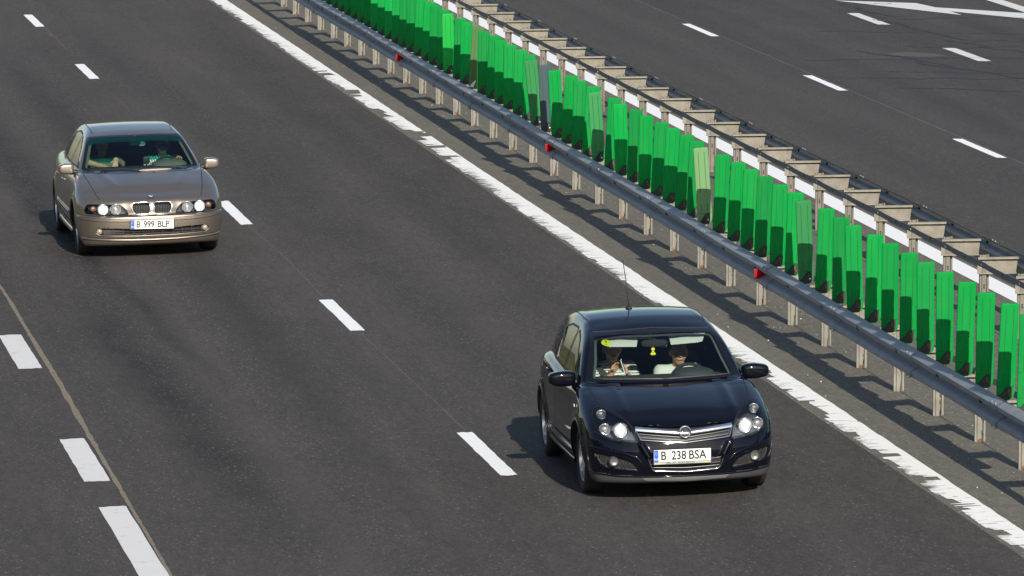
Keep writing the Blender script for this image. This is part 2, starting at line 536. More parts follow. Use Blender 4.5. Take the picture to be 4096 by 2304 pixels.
def worn_paint(name, col, thr, sc, edge=None):
    m = mat(name, col, .65)
    n = m.node_tree.nodes; l = m.node_tree.links; b = n['Principled BSDF']
    tc = n.new('ShaderNodeTexCoord'); mp = n.new('ShaderNodeMapping'); mp.inputs['Scale'].default_value = (.35, 1.2, 1)
    l.new(tc.outputs['Object'], mp.inputs['Vector'])
    z = n.new('ShaderNodeTexNoise'); z.inputs['Scale'].default_value = sc; z.inputs['Detail'].default_value = 7; z.inputs['Roughness'].default_value = .75
    l.new(mp.outputs['Vector'], z.inputs['Vector'])
    cr = n.new('ShaderNodeValToRGB'); e = cr.color_ramp.elements
    e[0].position = thr - .03; e[0].color = (.105, .097, .08, 1); e[1].position = thr + .03; e[1].color = (*col, 1)
    src = z.outputs['Fac']
    if edge:                                            # flakes off more towards the trafficked side
        sp = n.new('ShaderNodeSeparateXYZ'); l.new(tc.outputs['Object'], sp.inputs[0])
        mr = n.new('ShaderNodeMapRange'); mr.inputs['From Min'].default_value = edge[0]; mr.inputs['From Max'].default_value = edge[1]; mr.inputs['To Min'].default_value = -.13; mr.inputs['To Max'].default_value = .03
        l.new(sp.outputs['X'], mr.inputs['Value'])
        z3 = n.new('ShaderNodeTexNoise'); z3.inputs['Scale'].default_value = .5; l.new(tc.outputs['Object'], z3.inputs['Vector'])
        m3 = n.new('ShaderNodeMapRange'); m3.inputs['From Min'].default_value = .4; m3.inputs['From Max'].default_value = .6; m3.inputs['To Min'].default_value = .25; m3.inputs['To Max'].default_value = 1.3; l.new(z3.outputs['Fac'], m3.inputs['Value'])
        k_ = n.new('ShaderNodeMath'); k_.operation = 'MULTIPLY'; l.new(mr.outputs['Result'], k_.inputs[0]); l.new(m3.outputs['Result'], k_.inputs[1])
        ad = n.new('ShaderNodeMath'); l.new(z.outputs['Fac'], ad.inputs[0]); l.new(k_.outputs[0], ad.inputs[1]); src = ad.outputs[0]
    l.new(src, cr.inputs['Fac']); l.new(cr.outputs['Color'], b.inputs['Base Color'])
    return m


M_WORN = worn_paint('worn_road_paint', (.82, .81, .78), .39, 13, (12.56, 12.80))
M_OLDP = worn_paint('old_road_paint', (.62, .61, .6), .36, 12)


def vnoise(t, f, seed):
    r = np.random.RandomState(seed).rand(4096)
    q = t * f; i = np.floor(q).astype(int); u = q - i; u = u * u * (3 - 2 * u)
    return r[i % 4096] * (1 - u) + r[(i + 1) % 4096] * u


def dash(x, wdt, y, L, m, seed):
    """one painted dash with slightly uneven ends and sides"""
    r = random.Random(seed); n = 14; P = []
    for i in range(n + 1):
        P.append((x + r.uniform(-.004, .004), y - L * i / n))
    bot = [(x + wdt * t, y - L + r.uniform(-.03, .03)) for t in (.15, .35, .55, .75, .9)]
    R = [(x + wdt + r.uniform(-.004, .004), y - L * i / n) for i in range(n, -1, -1)]
    top = [(x + wdt * t, y + r.uniform(-.03, .03)) for t in (.9, .7, .45, .2)]
    P = P + bot + R + top
    o = obj('lane_marking', [(a, b, gz(a) + .004) for a, b in P], [tuple(range(len(P)))], m)
    tag(o, kind='structure')


for k in range(0, 7): dash(8.938, .156, 127.406 - 12 * k, 3.15, M_PAINT, k)
for k in range(-1, 4): dash(20.399, .153, 123.199 - 12 * k, 3.12, M_PAINT, 20 + k)
for k in range(-1, 4): dash(23.99, .23, 126.318 - 8.784 * k, 3.0, M_OLDP, 40 + k)
dash(5.118, .25, 77.25, 3.15, M_OLDP, 61); dash(5.108, .245, 68.24, 3.12, M_OLDP, 62); dash(5.1, .25, 63.38, 9.5, M_OLDP, 63)
o = strip('lane_marking', 16.655, 16.955, 40, 260, M_PAINT, .004)
o = strip('lane_marking', 27.45, 27.77, 60, 260, M_OLDP, .004)
arr = [(24.44, 129.9), (25.0, 129.15), (26.06, 126.0), (26.05, 127.05), (27.2, 125.05), (27.46, 126.5), (26.03, 128.1), (25.9, 129.25)]
o = obj('arrow_marking', [(a, b, gz(a) + .004) for a, b in [(24.44, 129.9), (26.08, 126.0), (26.07, 127.02), (27.3, 124.75), (27.44, 126.6), (26.02, 128.1), (25.88, 129.28)]],
        [tuple(range(7))], M_OLDP); tag(o, kind='structure')

# worn edge line beside the guardrail: the paint has flaked off in sideways tongues
ys = np.arange(50, 136, .022)
ragged = np.interp(ys, [50, 58, 66, 71, 74, 92, 95, 97, 110, 112.5, 114, 136], [.62, .7, .62, .5, .15, .1, .3, .95, .95, .45, .2, .24])
re_ = random.Random(8); miss = np.zeros(len(ys)); i = 0
while i < len(ys):                                         # blocky tongues: a run of paint, then a bite out of it
    ln = max(2, int(re_.choice((.06, .12, .25, .45, .7)) * re_.uniform(.7, 1.4) / .022))
    t = re_.random() ** 1.3 * re_.choice((.15, .5, 1, 1.35)); a0 = t * ragged[i]
    sl_ = re_.uniform(-.3, .35)
    for k in range(ln):
        if i + k < len(ys):
            q = k / ln; miss[i + k] = min(1.05, max(0, a0 * (1 - sl_ * q)) + re_.uniform(0, .06) * (.3 + ragged[i]))
    i += ln
xl = 12.56 + .293 * miss
xr = 12.853 + .012 * (vnoise(ys, 3, 9) - .5)
v = []; f = []
for i, y in enumerate(ys):
    a = min(xl[i], xr[i] - .002); v += [(a, y, gz(a) + .004), (xr[i], y, gz(xr[i]) + .004)]
    if i and not (miss[i] > .99 and miss[i - 1] > .99): f.append((2 * i - 2, 2 * i - 1, 2 * i + 1, 2 * i))
o = obj('lane_marking', v, f, M_WORN); tag(o, kind='structure')


def ribbon_on_road(name, pts, wid, m, dz=.003, seed=0, jit=0.0, steps=10):
    r = random.Random(seed); P = []
    for i in range(len(pts) - 1):
        for t in range(steps):
            q = t / steps; P.append([pts[i][k] * (1 - q) + pts[i + 1][k] * q for k in (0, 1)])
    P.append(list(pts[-1]))
    v = []; f = []
    for i, p in enumerate(P):
        a = P[max(i - 1, 0)]; b = P[min(i + 1, len(P) - 1)]
        d = Vector((b[0] - a[0], b[1] - a[1])).normalized(); nn_ = Vector((-d.y, d.x))
        wv = (wid[min(int(i / steps), len(wid) - 1)] if isinstance(wid, (list, tuple)) else wid) * (1 + r.uniform(-.25, .25))
        j = r.uniform(-jit, jit)
        for s in (-.5, .5):
            x = p[0] + nn_.x * (wv * s + j); y = p[1] + nn_.y * (wv * s + j); v.append((x, y, gz(x) + dz))
        if i: f.append((2 * i - 2, 2 * i - 1, 2 * i + 1, 2 * i))
    return v, f


def seam(name, lines, m, dz=.003):
    g = MB()
    for k, (pts, wid, jit) in enumerate(lines):
        v, f = ribbon_on_road(name, pts, wid, m, dz, k, jit); g.add(v, f)
    return tag(g.build(name, m), kind='structure')


seam('road_seam', [([(5.45, 140), (5.46, 100), (5.472, 82.2), (5.475, 80.5), (5.455, 75.8), (5.452, 72.8), (5.425, 69.3), (5.405, 66.2), (5.39, 63.3), (5.382, 61.4), (5.368, 59), (5.36, 50)],
                    [.03, .03, .038, .042, .05, .06, .05, .042, .034, .03, .026, .026], .003)], mat('sand_in_seam', (.17, .137, .1), .95, var=.4, vscale=14))
seam('road_seam', [([(20.6, 60), (20.59, 90), (20.6, 120), (20.59, 200)], .012, .004)], mat('pale_seam', (.17, .16, .15), .9, var=.5, vscale=5), .0025)
seam('road_seam', [([(9.06, 126), (9.08, 121), (9.06, 118.6)], .02, .01), ([(9.05, 122.7), (9.09, 121.4)], [.06], .02), ([(9.04, 109), (9.05, 106)], .012, .004), ([(9.0, 91.3), (9.06, 84), (9.02, 79.4)], .016, .006), ([(9.02, 76), (9.05, 67.6)], .016, .006)],
     mat('dust_in_seam', (.085, .072, .06), .95, var=.4, vscale=6))
cr = []
r_ = random.Random(5)
for (x0, x1, y) in [(24.6, 27.4, 124.6), (22.5, 26.8, 121.3), (24.8, 27.3, 119.2), (23.4, 27.2, 117.6), (21.0, 27.2, 114.6), (22, 25.5, 112.4), (20.8, 24.5, 110.8), (21.5, 24.6, 108.5), (24.6, 25.4, 128.6)]:
    p = []; n = 9
    yy_ = y
    for i in range(n): yy_ += r_.uniform(-.3, .3); p.append((x0 + (x1 - x0) * i / (n - 1), yy_))
    cr.append((p, .04, .02))
for (xa, ya, xb_, yb) in [(24.4, 129.2, 24.6, 125.5), (24.2, 124.6, 24.9, 119.5), (24.5, 119.3, 25.2, 116.4), (22.4, 116.8, 23.4, 113.2), (22.8, 114.4, 24.4, 109.5)]:
    p = [(xa + (xb_ - xa) * i / 6 + r_.uniform(-.14, .14), ya + (yb - ya) * i / 6) for i in range(7)]
    cr.append((p, .07, .05))
seam('crack_seal', cr, mat('tar', (.02, .019, .027), .7), .0045)
o = obj('road_patch', [(x, y, gz(x) + .003) for x, y in [(22.75, 116.2), (23.2, 116.6), (23.6, 116.2), (23.7, 115.6), (23.2, 115.4), (22.8, 115.7)]], [tuple(range(6))], mat('patch_asphalt', (.062, .055, .047), .9, var=.2, vscale=20)); tag(o, kind='structure')

# pebbles and scraps lying at the foot of the barrier
g = MB()
for i in range(240):
    y = rnd.uniform(56, 126); x = rnd.uniform(12.95, 15.4) if rnd.random() < .8 else rnd.uniform(12.5, 12.9); s = rnd.uniform(.004, .011)
    g.ell((x, y, gz(x) + s * .5), (s, s * rnd.uniform(.8, 1.6), s * .7), .8, 6, 4, rnd.choice((0, 1, 1)))
o = g.build('gravel', [mat('pale_stone', (.5, .47, .42), .9), mat('grey_stone', (.26, .24, .21), .9)])
tag(o, 'scattered pale pebbles on the asphalt below the guardrail', 'gravel', kind='stuff')

# ------------------------------------------------------------------ guardrails
M_GALV = mat('weathered_galvanised_rail', (.245, .255, .275), .52, .25, var=.16, vscale=5)
M_GALV_B = mat('galvanised_rail_back', (.24, .245, .255), .45, .2, spec=.3, var=.2, vscale=4)  # far rail: close to the near rail's tone, smoother, lower specular
M_GALV_D = mat('weathered_galvanised_strap', (.17, .175, .185), .6, .3, var=.2, vscale=6)
M_CREAM = mat('dusty_zinc_block', (.2, .184, .148), .75, .05, var=.22, vscale=9)
M_POST = mat('dusty_zinc_post', (.19, .178, .15), .7, .05, var=.2, vscale=7)
M_POST2 = mat('dusty_zinc_rear_post', (.15, .138, .116), .7, .05, var=.18, vscale=7)
M_BOLT = mat('zinc_bolt', (.55, .53, .5), .4, .7)
M_DARK = mat('dark_slot', (.012, .012, .014), .9)
M_GRIME = mat('grime', (.09, .075, .055), .95)
M_RUST = mat('rust', (.17, .075, .03), .9)
W_PROF = [(0, .29), (.006, .288), (.034, .272), (.068, .252), (.08, .238), (.081, .215), (.078, .2), (.055, .183), (.014, .166), (.004, .155), (.004, .135), (.014, .124),
          (.055, .107), (.078, .09), (.081, .075), (.08, .052), (.068, .038), (.03, .014), (0, .0)]


def guardrail(name, label, lip, d, zt, posts_y, y0, y1, post_x, block, zb0, zb1, strap_x, strap_z, joints, refl, pm):
    t = thing(name, label, 'guardrail', (lip, y1, gz(lip)))
    T = Matrix.Translation((-lip, -y1, -gz(lip)))
    r = random.Random(int(lip * 100))
    def put(g, n_, mats, par=None, **k):
        g.v = [tuple(T @ Vector(p)) for p in g.v] if par is None else g.v
        return g.build(n_, mats, par or t, **k)
    zl = zt - .29
    # rail: W profile swept, slightly bent from knocks
    g = MB(); ys_ = np.arange(y0, y1 + .01, .4); prof = W_PROF
    dx = (vnoise(ys_, .28, 21) - .5) * .022 + (vnoise(ys_, .9, 22) - .5) * .01; dz = (vnoise(ys_, .25, 23) - .5) * .012
    v = []; f = []; m = len(prof)
    for i, y in enumerate(ys_):
        for (a, b) in prof: v.append((lip + d * a + dx[i], y, zl + b + dz[i]))
    for i in range(len(ys_) - 1):
        for k in range(m - 1): f.append((i * m + k, i * m + k + 1, (i + 1) * m + k + 1, (i + 1) * m + k))
    g.add(v, f)
    DX = lambda y: float(np.interp(y, ys_, dx)); DZ = lambda y: float(np.interp(y, ys_, dz))
    for y in joints:                                        # lapped ends of the rail lengths
        for (a0, a1, off) in ((-.17, .15, .004),):
            v = []
            for yy in (y + a0, y + a1):
                for (a, b) in prof: v.append((lip + d * (a + off) + DX(yy), yy, zl + b + DZ(yy) + (.003 if b > .2 else -.001)))
            f = [(k, k + 1, m + k + 1, m + k) for k in range(m - 1)]
            g.add(v, f)
        for (a, b) in ((.07, .257), (.03, .176), (.03, .114), (.07, .033)):
            for yy in (y - .09, y + .07):
                g.ell((lip + d * (a + .008) + DX(yy), yy, zl + b + DZ(yy)), (.011, .013, .013), 1, 8, 5, 0)
        v = [(lip + d * (a + .0052) + DX(y + .02), y - .172, zl + b + DZ(y)) for a, b in prof[5:16]] + [(lip + d * (a + .0052) + DX(y + .02), y - .158, zl + b + DZ(y)) for a, b in prof[5:16]]
        g.add(v, [(k, k + 1, 11 + k + 1, 11 + k) for k in range(10)], 1)
    for y in posts_y:                                       # slotted holes at the posts
        for o_ in (-.03, .035):
            a = d * .05
            g.box((lip + d * .07 + DX(y), y + o_, zl + .188), (lip + d * .0835 + DX(y), y + o_ + .012, zl + .222), 1)
    put(g, 'rail', [M_GALV if d < 0 else M_GALV_B, M_DARK], smooth=False, angle=35)
    # posts
    pp = [(0, .03), (0, .0), (.02, .0), (.027, -.012), (.072, -.012), (.078, .0), (.078, .06), (.09, .055), (.094, .04), (.113, .04)]
    for k, y in enumerate(posts_y):
        g = MB()
        lx = r.uniform(-.004, .004)
        pr = [(a + r.uniform(-.0015, .0015), b) for a, b in pp]
        g.sheet([(post_x + a, y + b) for a, b in pr], gz(post_x) - .05, zb1 + .02, 2, .005, 0)
        g.box((post_x + .041, y - .0185, .30), (post_x + .055, y - .0165, .345), 1)
        g.box((post_x + .043, y - .0195, .318), (post_x + .053, y - .0175, .327), 0)
        for q in range(3):                                   # grime at the foot and on the edge
            if r.random() < .7:
                zz = r.uniform(0.0, .28); g.ell((post_x + .068, y - .016, zz), (.008, .004, r.uniform(.012, .03)), 1, 7, 5, 2)
        if r.random() < .35: g.ell((post_x + .048, y - .0215, r.uniform(.01, .03)), (.02, .0025, .02), 1, 8, 5, 3)
        p = put(g, 'post', [pm, M_DARK, M_GRIME, M_RUST], angle=30)
        if (k % 7) == 3: p.rotation_euler = (0, 0, 0)
    # spacer blocks: channel with flanges towards the camera
    for y in posts_y:
        g = MB(); a, b = block; tl = .03
        jx = r.uniform(-.004, .004); jz = r.uniform(-.003, .003)
        zA, zB = zb0 + jz, zb1 + jz
        pr = [(-.045, zA + .016), (-.045, zA), (0, zA + .003), (0, zB - .003), (-.036, zB), (-.05, zB - .008), (-.052, zB - .026)]
        sA, sB = (a + jx, b + jx)
        P = np.array(pr); n_ = np.stack([-np.gradient(P, axis=0)[:, 1], np.gradient(P, axis=0)[:, 0]], 1); n_ /= np.linalg.norm(n_, axis=1)[:, None]
        Q = P + n_ * .005; loop = [tuple(q) for q in P] + [tuple(q) for q in Q[::-1]]; N_ = len(loop)
        taper = lambda z: .026 * (1 - (z - zA) / (zB - zA))
        e1 = [(sA + (taper(q[1]) if d < 0 else 0), y + q[0], q[1]) for q in loop]; e2 = [(sB - (taper(q[1]) if d > 0 else 0), y + q[0], q[1]) for q in loop]
        g.add(e1 + e2, [tuple(range(N_)), tuple(range(2 * N_ - 1, N_ - 1, -1))] + [((i + 1) % N_, i, N_ + i, N_ + (i + 1) % N_) for i in range(N_)])
        bx = a + .13 if d > 0 else b - .13
        g.ell((bx, y - .004, (zA + zB) / 2 + .03), (.017, .009, .017), 1, 10, 6, 1)
        g.ell((bx - .035, y - .004, zA + .045), (.017, .009, .017), 1, 10, 6, 1)
        put(g, 'spacer_block', [M_CREAM, M_CREAM], angle=40)
    # tension strap along the back
    g = MB(); ys2 = np.arange(y0, y1 + .01, .25); v = []; f = []
    ph = (ys2 - posts_y[0]) % 2.0
    sag = np.where(np.abs(ph - 1) < .5, -.006, .0) + (vnoise(ys2, .25, 31) - .5) * .008
    sx = (vnoise(ys2, .25, 33) - .5) * .01
    for i, y in enumerate(ys2):
        for (a, b) in ((0, 0), (.006 * -d, 0), (.006 * -d, strap_z[1] - strap_z[0]), (0, strap_z[1] - strap_z[0])): v.append((strap_x + a + sx[i], y, strap_z[0] + b + sag[i]))
    for i in range(len(ys2) - 1):
        for k in range(4): f.append((4 * i + k, 4 * i + (k + 1) % 4, 4 * i + 4 + (k + 1) % 4, 4 * i + 4 + k))
    g.add(v, f)
    for y in posts_y:
        g.box((strap_x - d * .012, y - .3, strap_z[0] + .022), (strap_x - d * .004, y - .29, strap_z[0] + .042), 1)
        g.ell((strap_x - d * .008, y + .6, (strap_z[0] + strap_z[1]) / 2), (.008, .02, .014), 1, 8, 5, 2)
    put(g, 'strap', [M_GALV_D, M_BOLT, M_DARK], angle=30)
    for y in refl:
        g = MB()
        g.prism([(-.062, -.05), (-.062, .05), (.012, .052), (.046, .03), (.048, -.012), (.0, -.046)], -.006, .0, 1, 0)
        g.prism([(-.066, -.054), (-.066, .056), (.004, .05), (.05, .026), (.06, .0), (.05, -.026), (.004, -.05)], .001, .035, 1, 1)
        R = Matrix.Translation((lip + d * .052, y, zl + .146)) @ Matrix.Rotation(math.radians(-6), 4, 'Y')
        g.v = [tuple(R @ Vector(p)) for p in g.v]
        put(g, 'reflector', [mat('red_reflector', (.36, .002, .004), .5, spec=.15), mat('reflector_case', (.05, .05, .055), .5)])
    return t


PY1 = [127.1 - 2 * k for k in range(-2, 34)]
PY2 = [79.748 + 2 * k for k in range(-3, 27)]
GR1 = guardrail('guardrail', 'near guardrail carrying the green glare blades, red reflectors on its rail', 13.335, -1, .735, PY1, 58.6, 134, 13.627,
                (13.335, 13.755), .47, .66, 13.758, (.575, .64), [62.54 + 4 * k - .02 for k in range(18)], [106.72, 90.76, 74.93], M_POST)
GR2 = guardrail('guardrail', 'far guardrail with open cream spacer blocks facing the right carriageway', 16.335, 1, .69, PY2, 71.5, 134, 15.9,
                (15.87, 16.33), .462, .653, 15.866, (.562, .627), [73.4 + 4 * k for k in range(15)], [], M_POST2)

# ------------------------------------------------------------------ glare blades
PAN = [(61.855, .021), (62.758, .045), (63.69, .012), (64.63, .024), (65.548, -.002), (66.468, -.003), (67.345, .008), (68.284, .003), (69.168, .019), (70.111, -.027),
       (70.949, .011), (71.935, .035), (72.879, -.048), (73.725, .035), (74.648, .031), (75.612, .035), (76.497, .033), (77.368, .043), (78.352, .034), (79.34, -.069),
       (80.141, .031), (81.026, .064), (81.915, .041), (82.789, .046), (83.732, .012), (84.638, .028), (85.529, -.034), (86.45, .047), (87.445, -.073), (88.32, .06),
       (89.23, .028), (90.127, .052), (90.989, -.052), (91.961, -.04), (92.912, -.099), (93.791, .017), (94.687, .028), (95.628, .009), (96.522, .004), (97.42, .05),
       (98.292, .01), (99.25, .06), (100.185, .017), (100.963, .03), (101.994, -.03), (102.783, .023), (103.706, .026), (104.6, .047)]
while PAN[-1][0] < 118.6: PAN.append((PAN[-1][0] + .912, rnd.uniform(-.005, .05)))
SPECIAL = {12: 'dull', 19: 'pale', 28: 'dull', 33: 'grey', 34: 'dull', 41: 'olive', 44: 'bright'}
GREENS = {'green': ((.0015, .2, .036), .6), 'green_two': ((.003, .185, .036), .62), 'green_three': ((.001, .225, .038), .58), 'dull': ((.03, .19, .06), .55), 'pale': ((.13, .26, .115), .6),
          'grey': ((.045, .075, .085), .6), 'olive': ((.06, .135, .05), .6), 'bright': ((.01, .3, .045), .4)}


def blade_mesh():
    """moulded blade: flat middle between two bevelled flanks, rounded corners, narrow grooves"""
    W_, H_ = .174, .9
    g = MB()
    nx = [0, .004, .012, .047, .127, .162, .17, .174]
    def halfdepth(u): return np.interp(u, [0, .004, .012, .047, .127, .162, .17, .174], [.004, .0105, .0135, .0185, .0185, .0135, .0105, .004])
    zs = [0, .006, .02, .045, .08, .15, .38, .5, .505, .7, .86, .88, .892, .898, .9]
    def inset(z):                                     # rounded top corners, round foot
        a = 0
        if z > .88: a = .02 - math.sqrt(max(0, .02 ** 2 - (z - .88) ** 2))
        b = 0
        if z < .08: b = .08 - math.sqrt(max(0, .08 ** 2 - (z - .08) ** 2))
        return (a + b * .25, a + b * .75)
    for sgn in (-1, 1):
        v = []; f = []
        for z in zs:
            il, ir = inset(z)
            for u in nx:
                q = il + (W_ - il - ir) * u / W_
                dep = halfdepth(u) * (.55 if z in (0, .9) else .85 if z in (.006, .898) else 1)
                v.append((q - W_ / 2, sgn * dep, z))
        m = len(nx)
        for i in range(len(zs) - 1):
            for k in range(m - 1):
                q = (i * m + k, i * m + k + 1, (i + 1) * m + k + 1, (i + 1) * m + k)
                f.append(q if sgn < 0 else q[::-1])
        g.add(v, f)
    # close the rim
    b0 = 0; m = len(nx); nz = len(zs); off = m * nz
    f = []
    for i in range(nz - 1):
        f.append((i * m, (i + 1) * m, off + (i + 1) * m, off + i * m)); f.append((i * m + m - 1, off + i * m + m - 1, off + (i + 1) * m + m - 1, (i + 1) * m + m - 1))
    for k in range(m - 1):
        f.append((k, off + k, off + k + 1, k + 1)); t = (nz - 1) * m; f.append((t + k, t + k + 1, off + t + k + 1, off + t + k))
    g.f += f; g.m += [0] * len(f)
    for x in (.05, .122):
        for (a, b) in ((.375, .85), (.155, .245)):
            for sg in (-1, 1): g.box((x - W_ / 2 - .0026, min(sg * .0178, sg * .0192), a), (x - W_ / 2 + .0026, max(sg * .0178, sg * .0192), b), 1)
    for z in (.1345, .365):
        g.box((.012 - W_ / 2, -.0189, z - .002), (.162 - W_ / 2, -.0135, z + .002), 1 if z < .2 else 0)
    return g


def bracket_mesh():
    g = MB()
    g.prism([(-.095, .034), (-.083, .026), (-.03, .02), (.03, .018), (.05, .04), (.052, .13), (.02, .131), (.002, .122), (-.03, .078), (-.055, .052), (-.092, .048)], -.046, -.02, 1, 0)
    g.prism([(-.095, .034), (-.06, .03), (-.05, .05), (-.092, .046)], -.062, -.046, 1, 0)
    g.box((.012, -.049, .075), (.02, -.0465, .105), 2)
    return g


def blade_mat(nm, col, ro):
    """sun-bleached plastic: patchy paling that differs from blade to blade, dust at the foot"""
    m = mat('blade_' + nm, col, ro, spec=.05)
    n = m.node_tree.nodes; l = m.node_tree.links; b = n['Principled BSDF']
    tc = n.new('ShaderNodeTexCoord'); oi = n.new('ShaderNodeObjectInfo')
    z = n.new('ShaderNodeTexNoise'); z.noise_dimensions = '4D'; z.inputs['Scale'].default_value = 5; z.inputs['Detail'].default_value = 6; z.inputs['Roughness'].default_value = .7
    mp = n.new('ShaderNodeMapping'); mp.inputs['Scale'].default_value = (2.5, 1, .5); l.new(tc.outputs['Object'], mp.inputs['Vector']); l.new(mp.outputs['Vector'], z.inputs['Vector'])
    q = n.new('ShaderNodeMath'); q.operation = 'MULTIPLY'; q.inputs[1].default_value = 40; l.new(oi.outputs['Random'], q.inputs[0]); l.new(q.outputs[0], z.inputs['W'])
    r1 = n.new('ShaderNodeMapRange'); r1.inputs['From Min'].default_value = .4; r1.inputs['From Max'].default_value = .75; r1.inputs['To Min'].default_value = 0; r1.inputs['To Max'].default_value = .4
    l.new(z.outputs['Fac'], r1.inputs['Value'])
    mx = n.new('ShaderNodeMix'); mx.data_type = 'RGBA'; mx.inputs['A'].default_value = (*col, 1)
    mx.inputs['B'].default_value = (min(1, col[0] * 1.4 + .025), min(1, col[1] * 1.12 + .01), col[2] * 1.15 + .012, 1)
    l.new(r1.outputs['Result'], mx.inputs['Factor'])
    r2 = n.new('ShaderNodeMapRange'); r2.inputs['To Min'].default_value = .88; r2.inputs['To Max'].default_value = 1.12; l.new(oi.outputs['Random'], r2.inputs['Value'])
    sc = n.new('ShaderNodeVectorMath'); sc.operation = 'SCALE'; l.new(mx.outputs['Result'], sc.inputs[0]); l.new(r2.outputs['Result'], sc.inputs['Scale'])
    l.new(sc.outputs['Vector'], b.inputs['Base Color'])
    return m


M_GROOVE = mat('blade_groove', (.004, .05, .012), .8)
M_RUB = mat('bracket_rubber', (.022, .02, .02), .7, var=.3, vscale=30)
M_RUB2 = mat('bracket_rubber_fresh', (.008, .009, .013), .45)
M_SLOT = mat('bracket_slot', (.03, .2, .03), .6)
PROTO = {}
for nm, (col, ro) in GREENS.items():
    root = thing('glare_blade', 'x', 'glare blade', (0, -500, 0))
    blade_mesh().build('blade', [blade_mat(nm, col, ro), M_GROOVE], root, angle=28)
    if nm != 'olive':
        fresh = nm in ('dull', 'pale', 'grey', 'bright')
        br = bracket_mesh().build('bracket', [M_RUB2 if fresh else M_RUB, M_RUB, M_SLOT], root)
        MB().ell((.026, -.049, .058), (.0125, .008, .0125), 1, 10, 6).build('bolt', [M_BOLT if fresh else mat('rusty_bolt', (.16, .05, .02), .8)], br)
    else:
        g = MB(); g.prism([(-.085, .03), (-.02, .025), (.01, .12), (.0, .13)], -.05, -.03, 1, 0)
        g.build('bracket', [mat('broken_bracket_white', (.6, .6, .58), .6)], root)
    PROTO[nm] = root
ORD = ['zero', 'first', 'second', 'third', 'fourth', 'fifth', 'sixth', 'seventh', 'eighth', 'ninth', 'tenth', 'eleventh', 'twelfth', 'thirteenth', 'fourteenth', 'fifteenth',
       'sixteenth', 'seventeenth', 'eighteenth', 'nineteenth', 'twentieth']
SPEC_LAB = {12: 'dull darker green glare blade leaning left, nearest the camera of the leaning dull ones', 19: 'pale faded green glare blade leaning left, bleached by the sun',
            28: 'dull green glare blade leaning left in front of an upright bright one', 33: 'slate grey glare blade, the only grey one on the guardrail',
            34: 'dull green glare blade leaning left right behind the slate grey blade', 41: 'olive glare blade with a broken white bracket instead of a black one',
            44: 'brightest green glare blade leaning left with a silver bolt in its black bracket'}
LAND = {12: 'nearest dull leaning blade', 19: 'pale faded blade', 33: 'slate grey blade', 41: 'olive blade', 44: 'brightest leaning blade'}
used = set()
for i, (y, dxl) in enumerate(PAN):
    nm = SPECIAL.get(i) or ('green_two' if (i * 7) % 5 == 0 else 'green_three' if (i * 5) % 7 in (1, 4) else 'green')
    if nm in used: o = copy_tree(PROTO[nm])
    else: o = PROTO[nm]; used.add(nm)
    o.location = (13.4275, y + .035, .69)
    yaw = rnd.uniform(-4, 4) + (6 if nm in ('dull', 'pale', 'bright') else 0)
    o.rotation_euler = (math.radians(rnd.uniform(-.6, .6) + (2 if nm in ('dull', 'pale', 'bright') else 0)), math.asin(max(-.15, min(.15, dxl / .88))), math.radians(yaw))
    if i in SPEC_LAB: lab = SPEC_LAB[i]
    else:
        k = min((12, 19, 33, 41, 44), key=lambda q: (abs(q - i), q))
        n_ = abs(k - i); side = 'nearer than' if i < k else 'beyond'
        lab = ('left-leaning' if dxl < -.025 else 'upright') + ' green blade, %s one %s the %s' % (ORD[n_], side, LAND[k])
        if i == 0: lab = 'green glare blade cut by the right photo edge, nearest the camera of all'
    tag(o, lab, 'glare blade', 'glare blades along the near guardrail')

# unseen woods, partly mirrored in windows; ring and height added to darken mirrored horizon
rt = random.Random(77); g = MB()
def clump(x, y, z, r, hh, mi):
    for k in range(6):
        a = rt.uniform(0, 2 * PI); q = rt.uniform(0, .7) * r
        g.ell((x + q * math.cos(a), y + q * math.sin(a), z + hh * rt.uniform(.35, .75)), (r * rt.uniform(.5, .8), r * rt.uniform(.5, .8), hh * rt.uniform(.25, .4)), 1, 9, 6, mi)
for k in range(150):
    y = rt.uniform(-160, 420); clump(-75 + rt.uniform(-14, 14), y, -1.2, rt.uniform(4, 8), rt.uniform(10, 19), rt.choice((0, 0, 1)))
for k in range(70):
    y = rt.uniform(-160, 300); clump(85 + rt.uniform(-12, 12), y, -1.2, rt.uniform(4, 8), rt.uniform(9, 17), rt.choice((0, 0, 1)))
for k in range(60):
    x = rt.uniform(-80, 90); clump(x, -150 + rt.uniform(-14, 14), -1.2, rt.uniform(4, 8), rt.uniform(9, 15), rt.choice((0, 0, 1)))
o = g.build('unseen_trees', [mat('dark_foliage', (.045, .07, .02), .95, var=.4, vscale=.6), mat('mid_foliage', (.09, .11, .03), .95, var=.4, vscale=.6)], smooth=True)
tag(o, 'unseen belt of dark green trees added to dim the horizon mirrored by cars', 'trees', kind='stuff')
